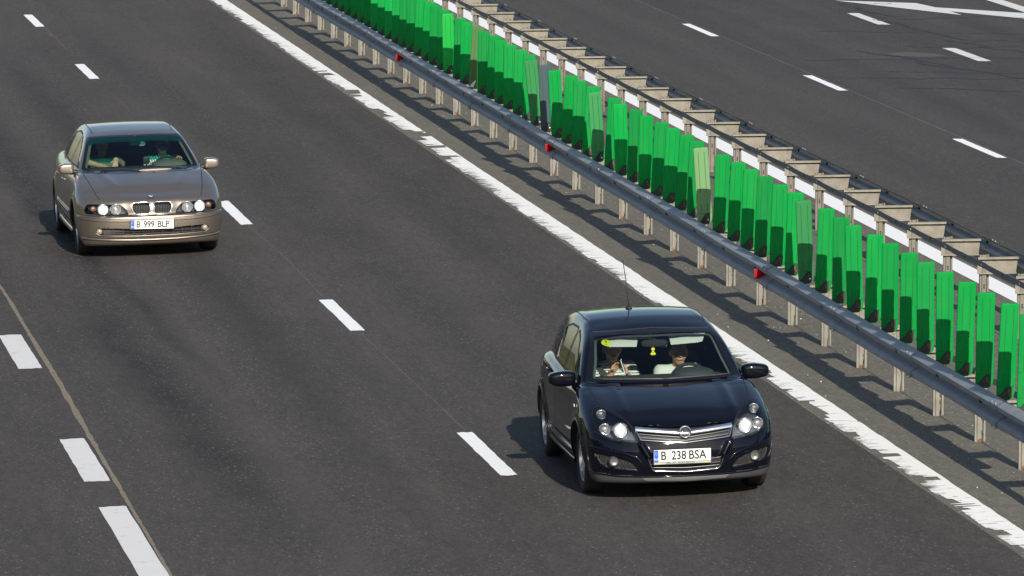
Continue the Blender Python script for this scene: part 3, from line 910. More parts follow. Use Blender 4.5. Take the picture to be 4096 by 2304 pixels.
# ------------------------------------------------------------------ cars
M_TYRE = mat('tyre_rubber', (.018, .017, .017), .8, var=.25, vscale=20)
M_RIM = mat('alloy_rim', (.55, .56, .58), .28, .9)
M_CHROME = mat('chrome', (.78, .79, .82), .1, 1.0)
M_BLACKP = mat('black_plastic', (.014, .014, .015), .55)
M_GLOSSB = mat('black_frit', (.004, .004, .005), .12, coat=.4)
M_UNDER = mat('underbody', (.008, .008, .008), .9)
M_INT = mat('cabin_dark', (.016, .018, .022), .85)
M_SEAT = mat('seat_cloth', (.02, .022, .026), .95, var=.2, vscale=40)
M_LINER = mat('cabin_liner', (.3, .31, .29), .9)
M_LENS = glass('clear_lens', (.93, .95, .97), 1.5)
M_WIND = glass('windscreen_glass', (.78, .87, .84), 1.45)
M_SIDE = glass('side_glass', (.42, .5, .47), 1.55)
M_LAMP = mat('lamp_lit', (.6, .62, .64), .12, .7, emit=(1, .97, .9), estr=.08)
M_BEAM = mat('lamp_beam_lit', (.7, .72, .74), .15, .3, emit=(1, .98, .92), estr=.6)
M_BOWL = mat('lamp_bowl', (.55, .55, .55), .16, .85)
M_AMBER = mat('amber_lens', (.2, .1, .065), .2, coat=.5)
M_FOG = mat('fog_glass', (.3, .3, .29), .15, .7, coat=.6)
M_WHITE = mat('plate_white', (.8, .8, .79), .45)
M_BLUE = mat('plate_blue', (.02, .1, .55), .45)
M_INK = mat('plate_ink', (.006, .006, .006), .5)
M_YEL = mat('sticker_yellow', (.5, .56, .02), .5)
M_VISOR = mat('sun_visor_cloth', (.74, .77, .72), .85)


def orient(V, F, G):
    """turn every face the way its surface normal looks"""
    out = []
    for f in F:
        a, b, c = V[f[0]], V[f[1]], V[f[2]]
        nn_ = np.cross(b - a, c - a)
        out.append(f if nn_ @ (G[f[0]] + G[f[1]] + G[f[2]]) >= 0 else tuple(f[::-1]))
    return out


class CarShell:
    def __init__(s, f0, f, root, lo, hi, h):
        s.f0, s.f, s.root = f0, f, root
        s.V, s.Q, s.N = sdf_mesh(f, lo, hi, h)
        s.c = s.V[s.Q].mean(1)
        s.n = grad(f, s.c); s.n /= np.linalg.norm(s.n, axis=1)[:, None] + 1e-9
        s.d0 = f0(s.c[:, 0], s.c[:, 1], s.c[:, 2])
        s.free = np.ones(len(s.Q), bool)
        # smooth normals on open body from the uncut surface, so that cuts leave no creases
        d0v = f0(s.V[:, 0], s.V[:, 1], s.V[:, 2]); on = d0v > -.004
        g0 = grad(f0, s.V[on]); s.N[on] = g0 / (np.linalg.norm(g0, axis=1)[:, None] + 1e-9)

    def take(s, mask, name, m, parent=None, off=0.0):
        k = mask & s.free
        if not k.any(): return None
        s.free &= ~k
        V, Q, N = sub(s.V, s.Q, s.N, k)
        return obj(name, V + N * off, Q, m, parent or s.root, smooth=True, normals=N)

    def inpoly(s, poly, ax):
        a, b = {1: (0, 2), 0: (1, 2), 2: (0, 1)}[ax]
        return poly_sd(s.c[:, a], s.c[:, b], poly) < 0

    # --- lay 2-D outlines on the surface
    def hit(s, P, ax, sgn):
        """first crossing of the uncut body seen along an axis. ax=1: from the front; ax=0: from a side; ax=2: from above"""
        P = np.atleast_2d(np.array(P, float)); a, b = {1: (0, 2), 0: (1, 2), 2: (0, 1)}[ax]
        t = np.linspace(*{1: (-1.3, 2.2), 0: (1.1, .25), 2: (1.7, .3)}[ax], 500) * (sgn if ax == 0 else 1)
        X = np.zeros((len(P), len(t), 3)); X[:, :, a] = P[:, :1]; X[:, :, b] = P[:, 1:]; X[:, :, ax] = t[None]
        F = s.f0(X[..., 0], X[..., 1], X[..., 2])
        i = np.argmax(F < 0, axis=1); i = np.where(i == 0, len(t) - 1, i)
        r = np.arange(len(P)); f1 = F[r, i - 1]; f2 = F[r, i]
        q = np.where(np.abs(f1 - f2) > 1e-9, f1 / (f1 - f2 + 1e-12), 0)
        out = X[r, i - 1] + (X[r, i] - X[r, i - 1]) * np.clip(q, 0, 1)[:, None]
        g = grad(s.f0, out); return out, g / (np.linalg.norm(g, axis=1)[:, None] + 1e-9)

    @staticmethod
    def dense(P, step, closed):
        P = [np.array(p, float) for p in P]; R = []
        n = len(P) if closed else len(P) - 1
        for i in range(n):
            a, b = P[i], P[(i + 1) % len(P)]; k = max(1, int(np.linalg.norm(b - a) / step))
            R += [a + (b - a) * j / k for j in range(k)]
        if not closed: R.append(P[-1])
        return np.array(R)

    def band(s, name, P, ax, wid, m, sgn=-1, off=.002, closed=False, parent=None, bulge=0.0, step=.02, inset=0.0, prof=(-1, 1)):
        """strip of width wid following outline P laid on the body (bulge: rounded section)"""
        R = s.dense(P, step, closed); n = len(R)
        if closed: d = np.roll(R, -1, 0) - np.roll(R, 1, 0)
        else: d = np.gradient(R, axis=0)
        d /= np.linalg.norm(d, axis=1)[:, None] + 1e-9
        nn_ = np.stack([-d[:, 1], d[:, 0]], 1)
        u = np.linspace(-1, 1, 5 if bulge else 2)
        rows = []; nrm = []
        for q in u:
            o_, g_ = s.hit(R + nn_ * (wid / 2 * q + inset), ax, sgn)
            rows.append(o_ + g_ * (off + bulge * math.sqrt(max(0, 1 - q * q)))); nrm.append(g_)
        m_ = len(u); V = np.stack(rows, 1).reshape(-1, 3); F = []
        for i in range(n if closed else n - 1):
            j = (i + 1) % n
            for k in range(m_ - 1): F.append((i * m_ + k, i * m_ + k + 1, j * m_ + k + 1, j * m_ + k))
        G = np.stack(nrm, 1).reshape(-1, 3)
        return obj(name, V, orient(V, F, G), m, parent or s.root, smooth=True, normals=None if bulge else G)

    def ring(s, name, PO, PI_, ax, m, sgn=-1, off=.0025, parent=None, n=120, k=5):
        """border between an outer and an inner outline"""
        def res(P):
            P = np.array(list(P) + [P[0]], float); L = np.r_[0, np.cumsum(np.linalg.norm(np.diff(P, axis=0), axis=1))]
            t = np.linspace(0, 1, n, endpoint=False) * L[-1]; return np.stack([np.interp(t, L, P[:, 0]), np.interp(t, L, P[:, 1])], 1)
        A, B = res(PO), res(PI_)
        o_ = []; g_ = []
        for j in range(k):
            h_, q_ = s.hit(A + (B - A) * j / (k - 1), ax, sgn); o_.append(h_ + q_ * off); g_.append(q_)
        V = np.stack(o_, 1).reshape(-1, 3); G = np.stack(g_, 1).reshape(-1, 3)
        F = [(i * k + j, i * k + j + 1, ((i + 1) % n) * k + j + 1, ((i + 1) % n) * k + j) for i in range(n) for j in range(k - 1)]
        return obj(name, V, orient(V, F, G), m, parent or s.root, smooth=True, normals=G)

    def patch(s, name, P, ax, m, sgn=-1, off=.003, parent=None, step=.018, bulge=0.0):
        """filled outline laid on the body"""
        R = s.dense(P, step, True)
        bm = bmesh.new(); vs = [bm.verts.new((p[0], p[1], 0)) for p in R]
        e = [bm.edges.new((vs[i], vs[(i + 1) % len(vs)])) for i in range(len(vs))]
        bmesh.ops.triangle_fill(bm, edges=e, use_beauty=True)
        for _ in range(3):
            L = [q for q in bm.edges if q.calc_length() > step * 2.2]
            if not L: break
            bmesh.ops.subdivide_edges(bm, edges=L, cuts=1); bmesh.ops.triangulate(bm, faces=bm.faces[:])
        bm.verts.index_update()
        Q = np.array([(v.co.x, v.co.y) for v in bm.verts]); F = [tuple(v.index for v in f.verts) for f in bm.faces]; bm.free()
        o_, g_ = s.hit(Q, ax, sgn)
        sd = poly_sd(Q[:, 0], Q[:, 1], P) if bulge else 0
        V = o_ + g_ * (off + (bulge * np.sqrt(np.clip(-sd / .05, 0, 1))[:, None] if bulge else 0))
        return obj(name, V, orient(V, F, g_), m, parent or s.root, smooth=True, normals=g_)


def mirror(P): return [(-x, z) for x, z in P][::-1]


def round_poly(P, r, n=5):
    """polygon with rounded corners"""
    out = []; N_ = len(P)
    for i in range(N_):
        p0, p, p1 = (np.array(P[(i + k) % N_], float) for k in (-1, 0, 1))
        a = (p0 - p); b = (p1 - p); la, lb = np.linalg.norm(a), np.linalg.norm(b)
        q = min(r, la * .45, lb * .45); A = p + a / la * q; B = p + b / lb * q
        for j in range(n + 1):
            t = j / n; out.append(tuple((1 - t) ** 2 * A + 2 * t * (1 - t) * p + t * t * B))
    return out


def wheel(root, x, y, R, wdt, rimr, sgn, spokes, steer=0.0, style=0):
    """tyre > rim, standing on the road; sgn=-1: outer face towards -x"""
    w = thing('wheel', None, None, (x, y, R)); w.parent = root
    for k in ('label', 'category'):
        if k in w: del w[k]
    w.rotation_euler = (0, 0, steer)
    h = wdt / 2
    g = MB()
    prof = [(-h * .72, rimr), (-h * .86, rimr + .012), (-h, rimr + (R - rimr) * .45), (-h * .96, R - .03), (-h * .82, R - .008), (-h * .6, R), (h * .6, R), (h * .82, R - .008), (h * .96, R - .03), (h, rimr + .03), (h * .72, rimr)]
    g.lathe(prof, (0, 0, 0), 0, 40)
    g.build('tyre', M_TYRE, w, angle=40)
    g = MB(); s_ = sgn
    g.lathe([(s_ * h * .74, rimr + .002), (s_ * h * .86, rimr - .002), (s_ * h * .84, rimr - .014), (s_ * h * .5, rimr - .022), (-s_ * h * .6, rimr - .03)], (0, 0, 0), 0, 40)
    g.lathe([(s_ * h * .15, .001), (s_ * h * .15, rimr - .02)], (0, 0, 0), 0, 40, 1)
    f0 = s_ * h * .74
    g.lathe([(f0 + s_ * .006, .001), (f0 + s_ * .006, .035), (f0, .06), (f0 - s_ * .03, .075)], (0, 0, 0), 0, 24)
    for k in range(spokes):
        a = 2 * PI * k / spokes + .3
        for da in ((-.1, .1) if style == 1 else (0,)):
            ca, sa = math.cos(a), math.sin(a)
            w0, w1 = (.012, .012) if style == 1 else (.022, .03)
            off = da * rimr * .55
            v = []
            for (r_, ww, xx) in ((.05, w0, f0 + s_ * .002), (rimr - .01, w1, f0 + s_ * .004)):
                for (sg, dx) in ((-1, 0), (1, 0), (1, -s_ * .03), (-1, -s_ * .03)):
                    o_ = off * (r_ / rimr) + sg * ww
                    v.append((xx + dx, r_ * ca - o_ * sa, r_ * sa + o_ * ca))
            g.add(v, [(0, 1, 5, 4), (1, 2, 6, 5), (2, 3, 7, 6), (3, 0, 4, 7)])
    g.build('rim', [M_RIM, M_UNDER], w, angle=35)
    return w


def plate(root, txt, c, wd, ht, tilt, groups, frame_txt=None):
    """number plate: white field, blue band, black letters"""
    p = MB().box((-wd / 2, -.004, -ht / 2), (wd / 2, .004, ht / 2), 0, .0015).box((-wd / 2 - .006, -.002, -ht / 2 - (.026 if frame_txt else .008)), (wd / 2 + .006, .012, ht / 2 + .006), 1).build('number_plate', [M_WHITE, M_BLACKP], root)
    p.location = c; p.rotation_euler = (tilt[0], tilt[1], 0)
    MB().box((-wd / 2 + .002, -.0055, -ht / 2 + .002), (-wd / 2 + .042, -.003, ht / 2 - .002), 0).build('blue_band', M_BLUE, p)
    R = Matrix.Rotation(math.radians(90), 4, 'X')
    st = MB()
    for k in range(12):
        a = 2 * PI * k / 12; st.box((-wd / 2 + .022 + .012 * math.cos(a) - .0016, -.0064, .022 + .012 * math.sin(a) - .0016), (-wd / 2 + .022 + .012 * math.cos(a) + .0016, -.0058, .022 + .012 * math.sin(a) + .0016))
    st.build('star_ring', M_YEL, p)
    text_mesh('letters', 'RO', .026, M_WHITE, p, Matrix.Translation((-wd / 2 + .022, -.0062, -.03)) @ R)
    for (t, x, sx) in groups:
        text_mesh('letters', t, .113, M_INK, p, Matrix.Translation((x, -.0052, -.002)) @ R, sx, 'LEFT', bold=.0022)
    if frame_txt:
        MB().box((-wd / 2, -.0035, -ht / 2 - .022), (wd / 2, -.0015, -ht / 2 - .003)).build('dealer_strip', mat('dealer_strip_grey', (.35, .36, .33), .5), p)
        text_mesh('letters', frame_txt, .02, M_INK, p, Matrix.Translation((-.02, -.0042, -ht / 2 - .0125)) @ R, 1.0)
        for x in (-wd / 2 + .045, wd / 2 - .045): MB().lathe([(0, .0005), (0, .009)], (x, -.0042, -ht / 2 - .0125), 1, 12).build('yellow_dot', M_YEL, p)
    return p


def lamp_round(parent, c, r, m_in, ring=True, name='reflector', deep=.03):
    g = MB()
    g.lathe([(deep, .001), (deep * .9, r * .45), (deep * .5, r * .8), (0, r * .98)], c, 1, 28, 0)
    if ring: g.lathe([(.004, r * .92), (-.006, r * .97), (-.006, r * 1.08), (.006, r * 1.14)], c, 1, 28, 1)
    return g.build(name, [m_in, M_CHROME], parent, smooth=True)


def seat(root, x, y, m, head=True):
    g = MB()
    g.ell((x, y + .05, .42), (.25, .27, .1), .5, 24, 12)
    R = Matrix.Rotation(math.radians(-16), 3, 'X')
    g.ell((x, y + .36, .72), (.235, .085, .33), .5, 24, 14, rot=R)
    if head: g.ell((x, y + .46, 1.12), (.13, .05, .09), .55, 20, 10, rot=R)
    return g.build('seat', m, root, smooth=True)


def steering(root, x, y, z, r, m):
    g = MB(); pts = [(x + r * math.cos(2 * PI * k / 28), y + r * .42 * math.sin(2 * PI * k / 28), z + r * .9 * math.sin(2 * PI * k / 28)) for k in range(29)]
    g.tube(pts, .016, 8)
    g.ell((x, y - .01, z), (.075, .03, .06), .7)
    g.tube([(x, y, z), (x, y - .35, z - .16)], .03, 8)
    for dx in (-.9, .9): g.tube([(x, y, z), (x + dx * r, y, z)], .014, 6)
    return g.build('steering_wheel', m, root, smooth=True)


def mirror_glass(root, sgn, shape, m_body, name='door_mirror', boxy=.62):
    """door mirror: shell, mirror glass behind, arm to the door"""
    cx, cy, cz, rx, ry, rz, arm = shape
    g = MB(); g.ell((sgn * cx, cy, cz), (rx, ry, rz), boxy, 28, 16)
    for i, p in enumerate(g.v):                                        # flat back, rounder nose, narrower outside
        x, y, z = p
        if y > cy + ry * .55: y = cy + ry * .55
        k = (sgn * x - cx) / rx
        z = cz + (z - cz) * (1 - .22 * max(0, k)) + .012 * max(0, -k) * 0
        g.v[i] = (x, y, z)
    o_ = g.build(name, m_body, root, smooth=True)
    a = MB(); a.tube([(sgn * p[0], p[1], p[2]) for p in arm], [.034, .03, .03, .045], 10)
    a.build('mirror_arm', M_BLACKP, o_, smooth=True)
    MB().ell((sgn * cx, cy + ry * .56, cz), (rx * .86, .004, rz * .84), .6, 20, 8).build('mirror_glass', M_CHROME, o_, smooth=True)
    return o_


def place(root, xc, y0, yaw):
    r = math.atan(SL); c, q = math.cos(yaw), math.sin(yaw)
    X = Vector((c * math.cos(r), q * math.cos(r), math.sin(r))); Y = Vector((-q, c, 0)); Y = (Y - X * X.dot(Y)).normalized(); Z = X.cross(Y)
    M = Matrix((X, Y, Z)).transposed().to_4x4(); M.translation = (xc, y0, gz(xc) + .002)
    root.matrix_world = M
    return M


def paint(name, col, metal, rough, coat, dust=.1, spec=.5):
    m = mat(name, col, rough, metal, coat=coat, spec=spec)
    n = m.node_tree.nodes; l = m.node_tree.links; b = n['Principled BSDF']
    tc = n.new('ShaderNodeTexCoord'); z = n.new('ShaderNodeTexNoise'); z.inputs['Scale'].default_value = 3; z.inputs['Detail'].default_value = 5
    l.new(tc.outputs['Object'], z.inputs['Vector'])
    r1 = n.new('ShaderNodeMapRange'); r1.inputs['To Min'].default_value = max(.01, rough - .03); r1.inputs['To Max'].default_value = rough + .03
    l.new(z.outputs['Fac'], r1.inputs['Value']); l.new(r1.outputs['Result'], b.inputs['Roughness'])
    # thin film of road dust low on the body
    sep = n.new('ShaderNodeSeparateXYZ'); l.new(tc.outputs['Object'], sep.inputs[0])
    r2 = n.new('ShaderNodeMapRange'); r2.inputs['From Min'].default_value = .12; r2.inputs['From Max'].default_value = .42; r2.inputs['To Min'].default_value = dust; r2.inputs['To Max'].default_value = .0
    l.new(sep.outputs['Z'], r2.inputs['Value'])
    z2 = n.new('ShaderNodeTexNoise'); z2.inputs['Scale'].default_value = 11; z2.inputs['Detail'].default_value = 6; l.new(tc.outputs['Object'], z2.inputs['Vector'])
    mu = n.new('ShaderNodeMath'); mu.operation = 'MULTIPLY'; l.new(r2.outputs['Result'], mu.inputs[0]); l.new(z2.outputs['Fac'], mu.inputs[1])
    mx = n.new('ShaderNodeMix'); mx.data_type = 'RGBA'; mx.inputs['A'].default_value = (*col, 1); mx.inputs['B'].default_value = (.13, .115, .095, 1)
    l.new(mu.outputs[0], mx.inputs['Factor']); l.new(mx.outputs['Result'], b.inputs['Base Color'])
    return m


def arch_cut(F, X, Y, Z, axles, R, xin):
    for (ya, za) in axles:
        cyl = np.sqrt((Y - ya) ** 2 + (Z - za) ** 2) - R
        c = smax(cyl, xin - np.abs(X), .01)
        F = smax(F, -c, .012)
    return F
# ------------------------------------------------------------------ black hatchback
def build_hatch():
    root = thing('hatchback', 'black hatchback with a chrome grille bar driving in the lane beside the guardrail', 'car')
    RW = .316; AX = [(0, .315), (2.614, .315)]
    cN = curve([0, .2, .4, .55, .65, .75, .82, .9, 1.2], [0, .006, .03, .07, .12, .2, .3, .5, 1.2])
    cT = curve([0, .4, .6, .75, .85, 1.2], [0, .02, .07, .15, .3, 1.0])
    yF = curve([.0, .15, .2, .26, .35, .45, .53, .6, .66, .71, .78, 1.0], [-.78, -.80, -.85, -.865, -.895, -.9, -.885, -.855, -.82, -.76, -.6, -.2])
    yR = curve([0, .2, .4, .6, .7, .9, 1.0, 1.6], [3.22, 3.27, 3.33, 3.34, 3.31, 3.27, 3.24, 3.0])
    zT = curve([-1.2, -.86, -.78, -.7, -.5, -.2, .1, .3, .6, 1.0, 1.8, 2.5, 3.0, 3.4], [.58, .655, .71, .745, .81, .878, .93, .955, .955, .955, .985, 1.015, 1.0, .96])
    wS = curve([0, .16, .22, .3, .42, .55, .7, .8, .88, .93, .97, 1.02, 1.2], [.78, .80, .825, .845, .862, .868, .862, .85, .832, .812, .78, .72, .5])
    pl = curve([-1, -.6, -.3, 0, .6, 1.5, 2.3, 2.7, 3.1, 3.4], [-.05, -.02, -.004, .004, 0, 0, -.008, -.014, -.05, -.1])
    gT = curve([-.4, 0, .28, .65, 1.05, 1.25, 1.5, 1.8, 2.2, 2.6, 2.95, 3.04, 3.12, 3.25, 3.4, 4], [.66, .845, .985, 1.168, 1.338, 1.398, 1.442, 1.458, 1.438, 1.388, 1.315, 1.28, 1.16, .96, .7, .1])
    wG = curve([.7, .9, .97, 1.1, 1.2, 1.3, 1.36, 1.42, 1.5, 1.6], [.84, .79, .768, .72, .678, .628, .592, .54, .45, .3])
    gp = curve([0, .6, 1.2, 2.0, 2.6, 3.2, 3.5], [-.03, -.01, 0, 0, -.03, -.1, -.16])

    def sweep(X, Y):
        ax = np.abs(X)
        return Y - cN(ax) * (1 - sstep(-.7, .7, Y)) + cT(ax) * sstep(2.2, 3.2, Y)

    def f0(X, Y, Z):
        ax = np.abs(X); YY = sweep(X, Y)
        fender = .026 * np.exp(-((ax - .73) / .13) ** 2) * sstep(-.85, -.35, Y) * (1 - sstep(.5, .9, Y))
        crown = .052 * (ax / .8) ** 2.5
        rdg = .012 * np.exp(-((ax - .5) / .05) ** 2) * (1 - sstep(.2, .4, Y))
        top = (Z - (zT(YY) - crown + fender + rdg)) * .95
        side = (ax - (wS(Z) + pl(Y) + .02 * np.exp(-((np.hypot(Y, Z - .315) - .385) / .055) ** 2) * sstep(.2, .4, Z) + .018 * np.exp(-((np.hypot(Y - 2.614, Z - .315) - .385) / .055) ** 2) * sstep(.2, .4, Z)
                      - .012 * np.exp(-((Z - .36) / .03) ** 2) * sstep(.45, .6, Y) * (1 - sstep(2.0, 2.15, Y))))
        L = smax(yF(Z) - YY, top, .05)
        L = smax(L, YY - yR(Z), .06)
        L = smax(L, side, .048)
        L = smax(L, .165 - Z, .02)
        # V-shaped bonnet nose crease and bumper ribs either side of the lower grille
        for sg in (1, -1):
            a = np.array([sg * .405, -.872, .53]); b = np.array([sg * .335, -.905, .41]); e = b - a
            t = np.clip(((X - a[0]) * e[0] + (Y - a[1]) * e[1] + (Z - a[2]) * e[2]) / (e @ e), 0, 1)
            q = np.sqrt((X - a[0] - e[0] * t) ** 2 + (Y - a[1] - e[1] * t) ** 2 + (Z - a[2] - e[2] * t) ** 2) - .018
            L = smin(L, q, .035)
        kz = .27 - .15 * np.clip((Z - .97) / .37, 0, 1)
        YG = Y - kz * (np.minimum(ax, .8) / .7) ** 2 * (1 - sstep(1.2, 2.0, Y)) + .12 * (ax / .7) ** 2 * sstep(2.4, 3.1, Y)
        sl = (gT(YG + .01) - gT(YG - .01)) / .02
        g1 = (Z - gT(YG) + .035 * (ax / .6) ** 2 * sstep(.9, 1.4, Y)) / np.sqrt(1 + sl * sl)
        g2 = (ax - wG(Z) - gp(Y)) * .92
        G = smax(g1, g2, .045); G = smax(G, .8 - Z, .02)
        return smin(L, G, .025)

    lampP = round_poly([(.73, .825), (.782, .77), (.765, .63), (.665, .575), (.425, .545), (.448, .65), (.49, .715), (.575, .782), (.66, .818)], .03)
    grilP = round_poly([(.45, .692), (.405, .567), (0, .533), (-.405, .567), (-.45, .692), (0, .668)], .012)
    lowP = round_poly([(.352, .415), (.313, .305), (.29, .286), (0, .27), (-.29, .286), (-.313, .305), (-.352, .415)], .012)
    fogP = round_poly([(.80, .455), (.69, .436), (.572, .412), (.475, .372), (.412, .285), (.72, .325), (.775, .37)], .03)

    def f(X, Y, Z):
        X, Y, Z = np.broadcast_arrays(X, Y, Z)
        F = f0(X, Y, Z)
        F = arch_cut(F, X, Y, Z, AX, .352, .56)
        fr = Y < .2
        A = F[fr]; x, y, z = X[fr], Y[fr], Z[fr]; ax = np.abs(x); b0 = f0(x, y, z)
        for (P, dep) in ((lampP, .085), (fogP, .035)):
            A = smax(A, -smax(smax(poly_sd(ax, z, P) + .004, -(b0 + dep), .006), y - .1, .005), .006)
        for (P, dep) in ((grilP, .05), (lowP, .05)):
            A = smax(A, -smax(smax(poly_sd(x, z, P), -(b0 + dep), .006), y + .3, .005), .006)
        F = F.copy(); F[fr] = A
        return F

    P = paint('black_car_paint', (.0025, .003, .007), .0, .03, .0, .03, .32)
    S = CarShell(f0, f, root, (-.93, -1.0, .1), (.93, 3.45, 1.52), .0145)
    c, n = S.c, S.n; ax = np.abs(c[:, 0])
    deep = S.d0 < -.009
    wheelz = np.zeros(len(c), bool)
    for (ya, za) in AX: wheelz |= (np.hypot(c[:, 1] - ya, c[:, 2] - za) < .37) & (ax > .5)
    for sx in (-1, 1):
        for ym in (False, True): S.take(deep & wheelz & (c[:, 0] * sx > 0) & ((c[:, 1] > 1.3) == ym), 'wheel_arch_liner', M_UNDER)
    S.take((c[:, 2] < .2) & (n[:, 2] < -.8), 'underbody', M_UNDER)
    hl = deep & (poly_sd(ax, c[:, 2], lampP) < .03) & (c[:, 2] > .5) & (ax > .38)
    housing = {}
    M_HOUS = mat('lamp_housing', (.17, .18, .19), .2, .5)
    for sg in (-1, 1):
        hd = thing('headlight', None, None); hd.parent = root
        housing[sg] = hd
        S.take(hl & (c[:, 0] * sg > 0), 'lamp_housing', M_HOUS, hd)
    gr = S.take(deep & (np.abs(c[:, 0]) < .47) & (c[:, 2] > .5) & (c[:, 1] < -.4), 'grille', M_BLACKP)
    lg = S.take(deep & (np.abs(c[:, 0]) < .37) & (c[:, 2] < .45) & (c[:, 1] < -.4), 'lower_grille', M_BLACKP)
    M_HONEY = mat('honeycomb_insert', (.03, .03, .03), .6)
    fogs = {sg: S.take(deep & (c[:, 0] * sg > 0) & (c[:, 1] < -.2) & (c[:, 2] < .5), 'fog_lamp_insert', M_HONEY) for sg in (-1, 1)}
    # windows
    wsP = round_poly([(.715, .935), (.55, 1.32), (.3, 1.345), (-.3, 1.345), (-.55, 1.32), (-.715, .935), (-.3, .93), (.3, .93)], .05)
    shr = lambda Pp, d: poly_sd
    front = (n[:, 1] < -.15) & (c[:, 1] < 1.5) & (c[:, 2] > .93) & (S.d0 > -.005)
    wsd = poly_sd(c[:, 0], c[:, 2], wsP)
    bare = c[:, 1] > .2
    wsd = poly_sd(c[:, 0], c[:, 2], round_poly([(.685, .96), (.63, 1.12), (.563, 1.325), (-.563, 1.325), (-.63, 1.12), (-.685, .96), (-.3, .974), (.3, .974)], .03)) + .0
    W = S.take(front & bare & (wsd < 0) & (f0(c[:, 0], c[:, 1] + .0, c[:, 2]) > -.005) & (gT(c[:, 1] - .2 * (c[:, 0] / .7) ** 2) - c[:, 2] < .05), 'windscreen', M_WIND)
    inP = round_poly([(.65, .975), (.60, 1.12), (.552, 1.302), (.3, 1.318), (-.3, 1.318), (-.552, 1.302), (-.60, 1.12), (-.65, .975), (-.3, .982), (.3, .982)], .03)
    outP = round_poly([(.722, .944), (.66, 1.12), (.575, 1.335), (.3, 1.352), (-.3, 1.352), (-.575, 1.335), (-.66, 1.12), (-.722, .944), (-.3, .964), (.3, .964)], .03)
    S.ring('windscreen_border', outP, inP, 1, M_GLOSSB, parent=W)
    tri = round_poly([(.638, .975), (.582, 1.12), (.535, 1.298), (.3, 1.313), (-.3, 1.313), (-.535, 1.298), (-.582, 1.12), (-.638, .975), (-.3, .975), (.3, .975)], .03)
    S.ring('pillar_trim', round_poly([(.67, .965), (.615, 1.12), (.562, 1.312), (.3, 1.328), (-.3, 1.328), (-.562, 1.312), (-.615, 1.12), (-.67, .965), (-.3, .97), (.3, .97)], .03), tri, 1, mat('pillar_trim_grey', (.07, .08, .08), .8), parent=W, off=-.022)
    for sg in (-1, 1):
        sname = 'side_window'
        for Pp in ([(.80, .985), (1.03, 1.13), (1.27, 1.26), (1.545, 1.325), (1.545, .965)], [(1.6, .965), (1.6, 1.33), (2.0, 1.322), (2.33, 1.265), (2.45, 1.0)], [(2.53, 1.02), (2.50, 1.215), (2.68, 1.15), (2.78, 1.045)]):
            Pp = round_poly(Pp, .06)
            k = (poly_sd(c[:, 1], c[:, 2], Pp) < -.004) & (c[:, 0] * sg > .3) & (n[:, 0] * sg > .5)
            q = S.take(k, sname, M_SIDE)
            S.band('window_seal', Pp, 0, .02, M_BLACKP, sgn=sg, closed=True, parent=q, off=.0025)
    rwP = round_poly([(.56, 1.0), (.47, 1.27), (-.47, 1.27), (-.56, 1.0)], .05)
    S.take((poly_sd(c[:, 0], c[:, 2], rwP) < 0) & (n[:, 1] > .3) & (c[:, 1] > 2.7), 'rear_window', M_SIDE)
    # panels
    hx = curve([-.9, -.78, -.6, -.4, -.2, .1, .45], [.42, .46, .53, .64, .695, .715, .735])
    hoodm = (c[:, 1] < .42) & (n[:, 2] > .3) & (ax < hx(c[:, 1])) & (c[:, 2] > .685)
    S.take(hoodm, 'hood', P)
    for sg in (-1, 1):
        for (ya, yb, hy) in ((.62, 1.58, 1.36), (1.58, 2.36, 2.16)):
            k = (c[:, 1] > ya) & (c[:, 1] < yb) & (c[:, 2] > .27) & (c[:, 2] < .96) & (c[:, 0] * sg > .5) & (np.hypot(c[:, 1] - 2.614, c[:, 2] - .315) > .41)
            d = S.take(k, 'door', P)
            g = MB(); X = sg * (float(S.hit([(hy, .845 + .03 * (hy > 2))], 0, sg)[0][0, 0]) * sg + .022)
            zz = .848 + .035 * (hy > 2)
            g.tube([(X - sg * .022, hy - .1, zz), (X, hy - .075, zz), (X, hy + .06, zz), (X - sg * .022, hy + .085, zz)], .013, 8)
            g.build('door_handle', P, d, smooth=True)
    bump = (c[:, 1] < -.32) & (c[:, 2] < .6) & (S.d0 > -.01)
    S.take(bump & (c[:, 2] > .232 + .04 * (ax / .83) ** 2), 'front_bumper', P)
    S.take(bump, 'lip_spoiler', mat('grey_lip', (.045, .045, .047), .45))
    S.take((c[:, 1] > 2.95) & (c[:, 2] < .7), 'rear_bumper', P)
    S.take(np.ones(len(c), bool), 'body', P)
    # cabin lining
    cab = (c[:, 1] > .45) & (c[:, 1] < 3.15) & (c[:, 2] > .55) & (S.d0 > -.005)
    wins = front & (wsd < .015) & bare
    for Pp in ([(.80, .985), (1.03, 1.13), (1.27, 1.26), (1.545, 1.325), (1.545, .965)], [(1.6, .965), (1.6, 1.33), (2.0, 1.322), (2.33, 1.265), (2.45, 1.0)], [(2.53, 1.02), (2.50, 1.215), (2.68, 1.15), (2.78, 1.045)]):
        wins |= (poly_sd(c[:, 1], c[:, 2], Pp) < .012) & (np.abs(n[:, 0]) > .5)
    wins |= (poly_sd(c[:, 0], c[:, 2], rwP) < 0) & (n[:, 1] > .3) & (c[:, 1] > 2.7)
    V, Q, N = sub(S.V, S.Q, S.N, cab & ~wins)
    obj('cabin_lining', V - N * .028, Q, [M_LINER, M_INT], root, smooth=True, midx=(V[Q].mean(1)[:, 2] < .98).astype(int))

    # joints between panels
    M_GAP = mat('panel_gap', (.002, .002, .002), .9)
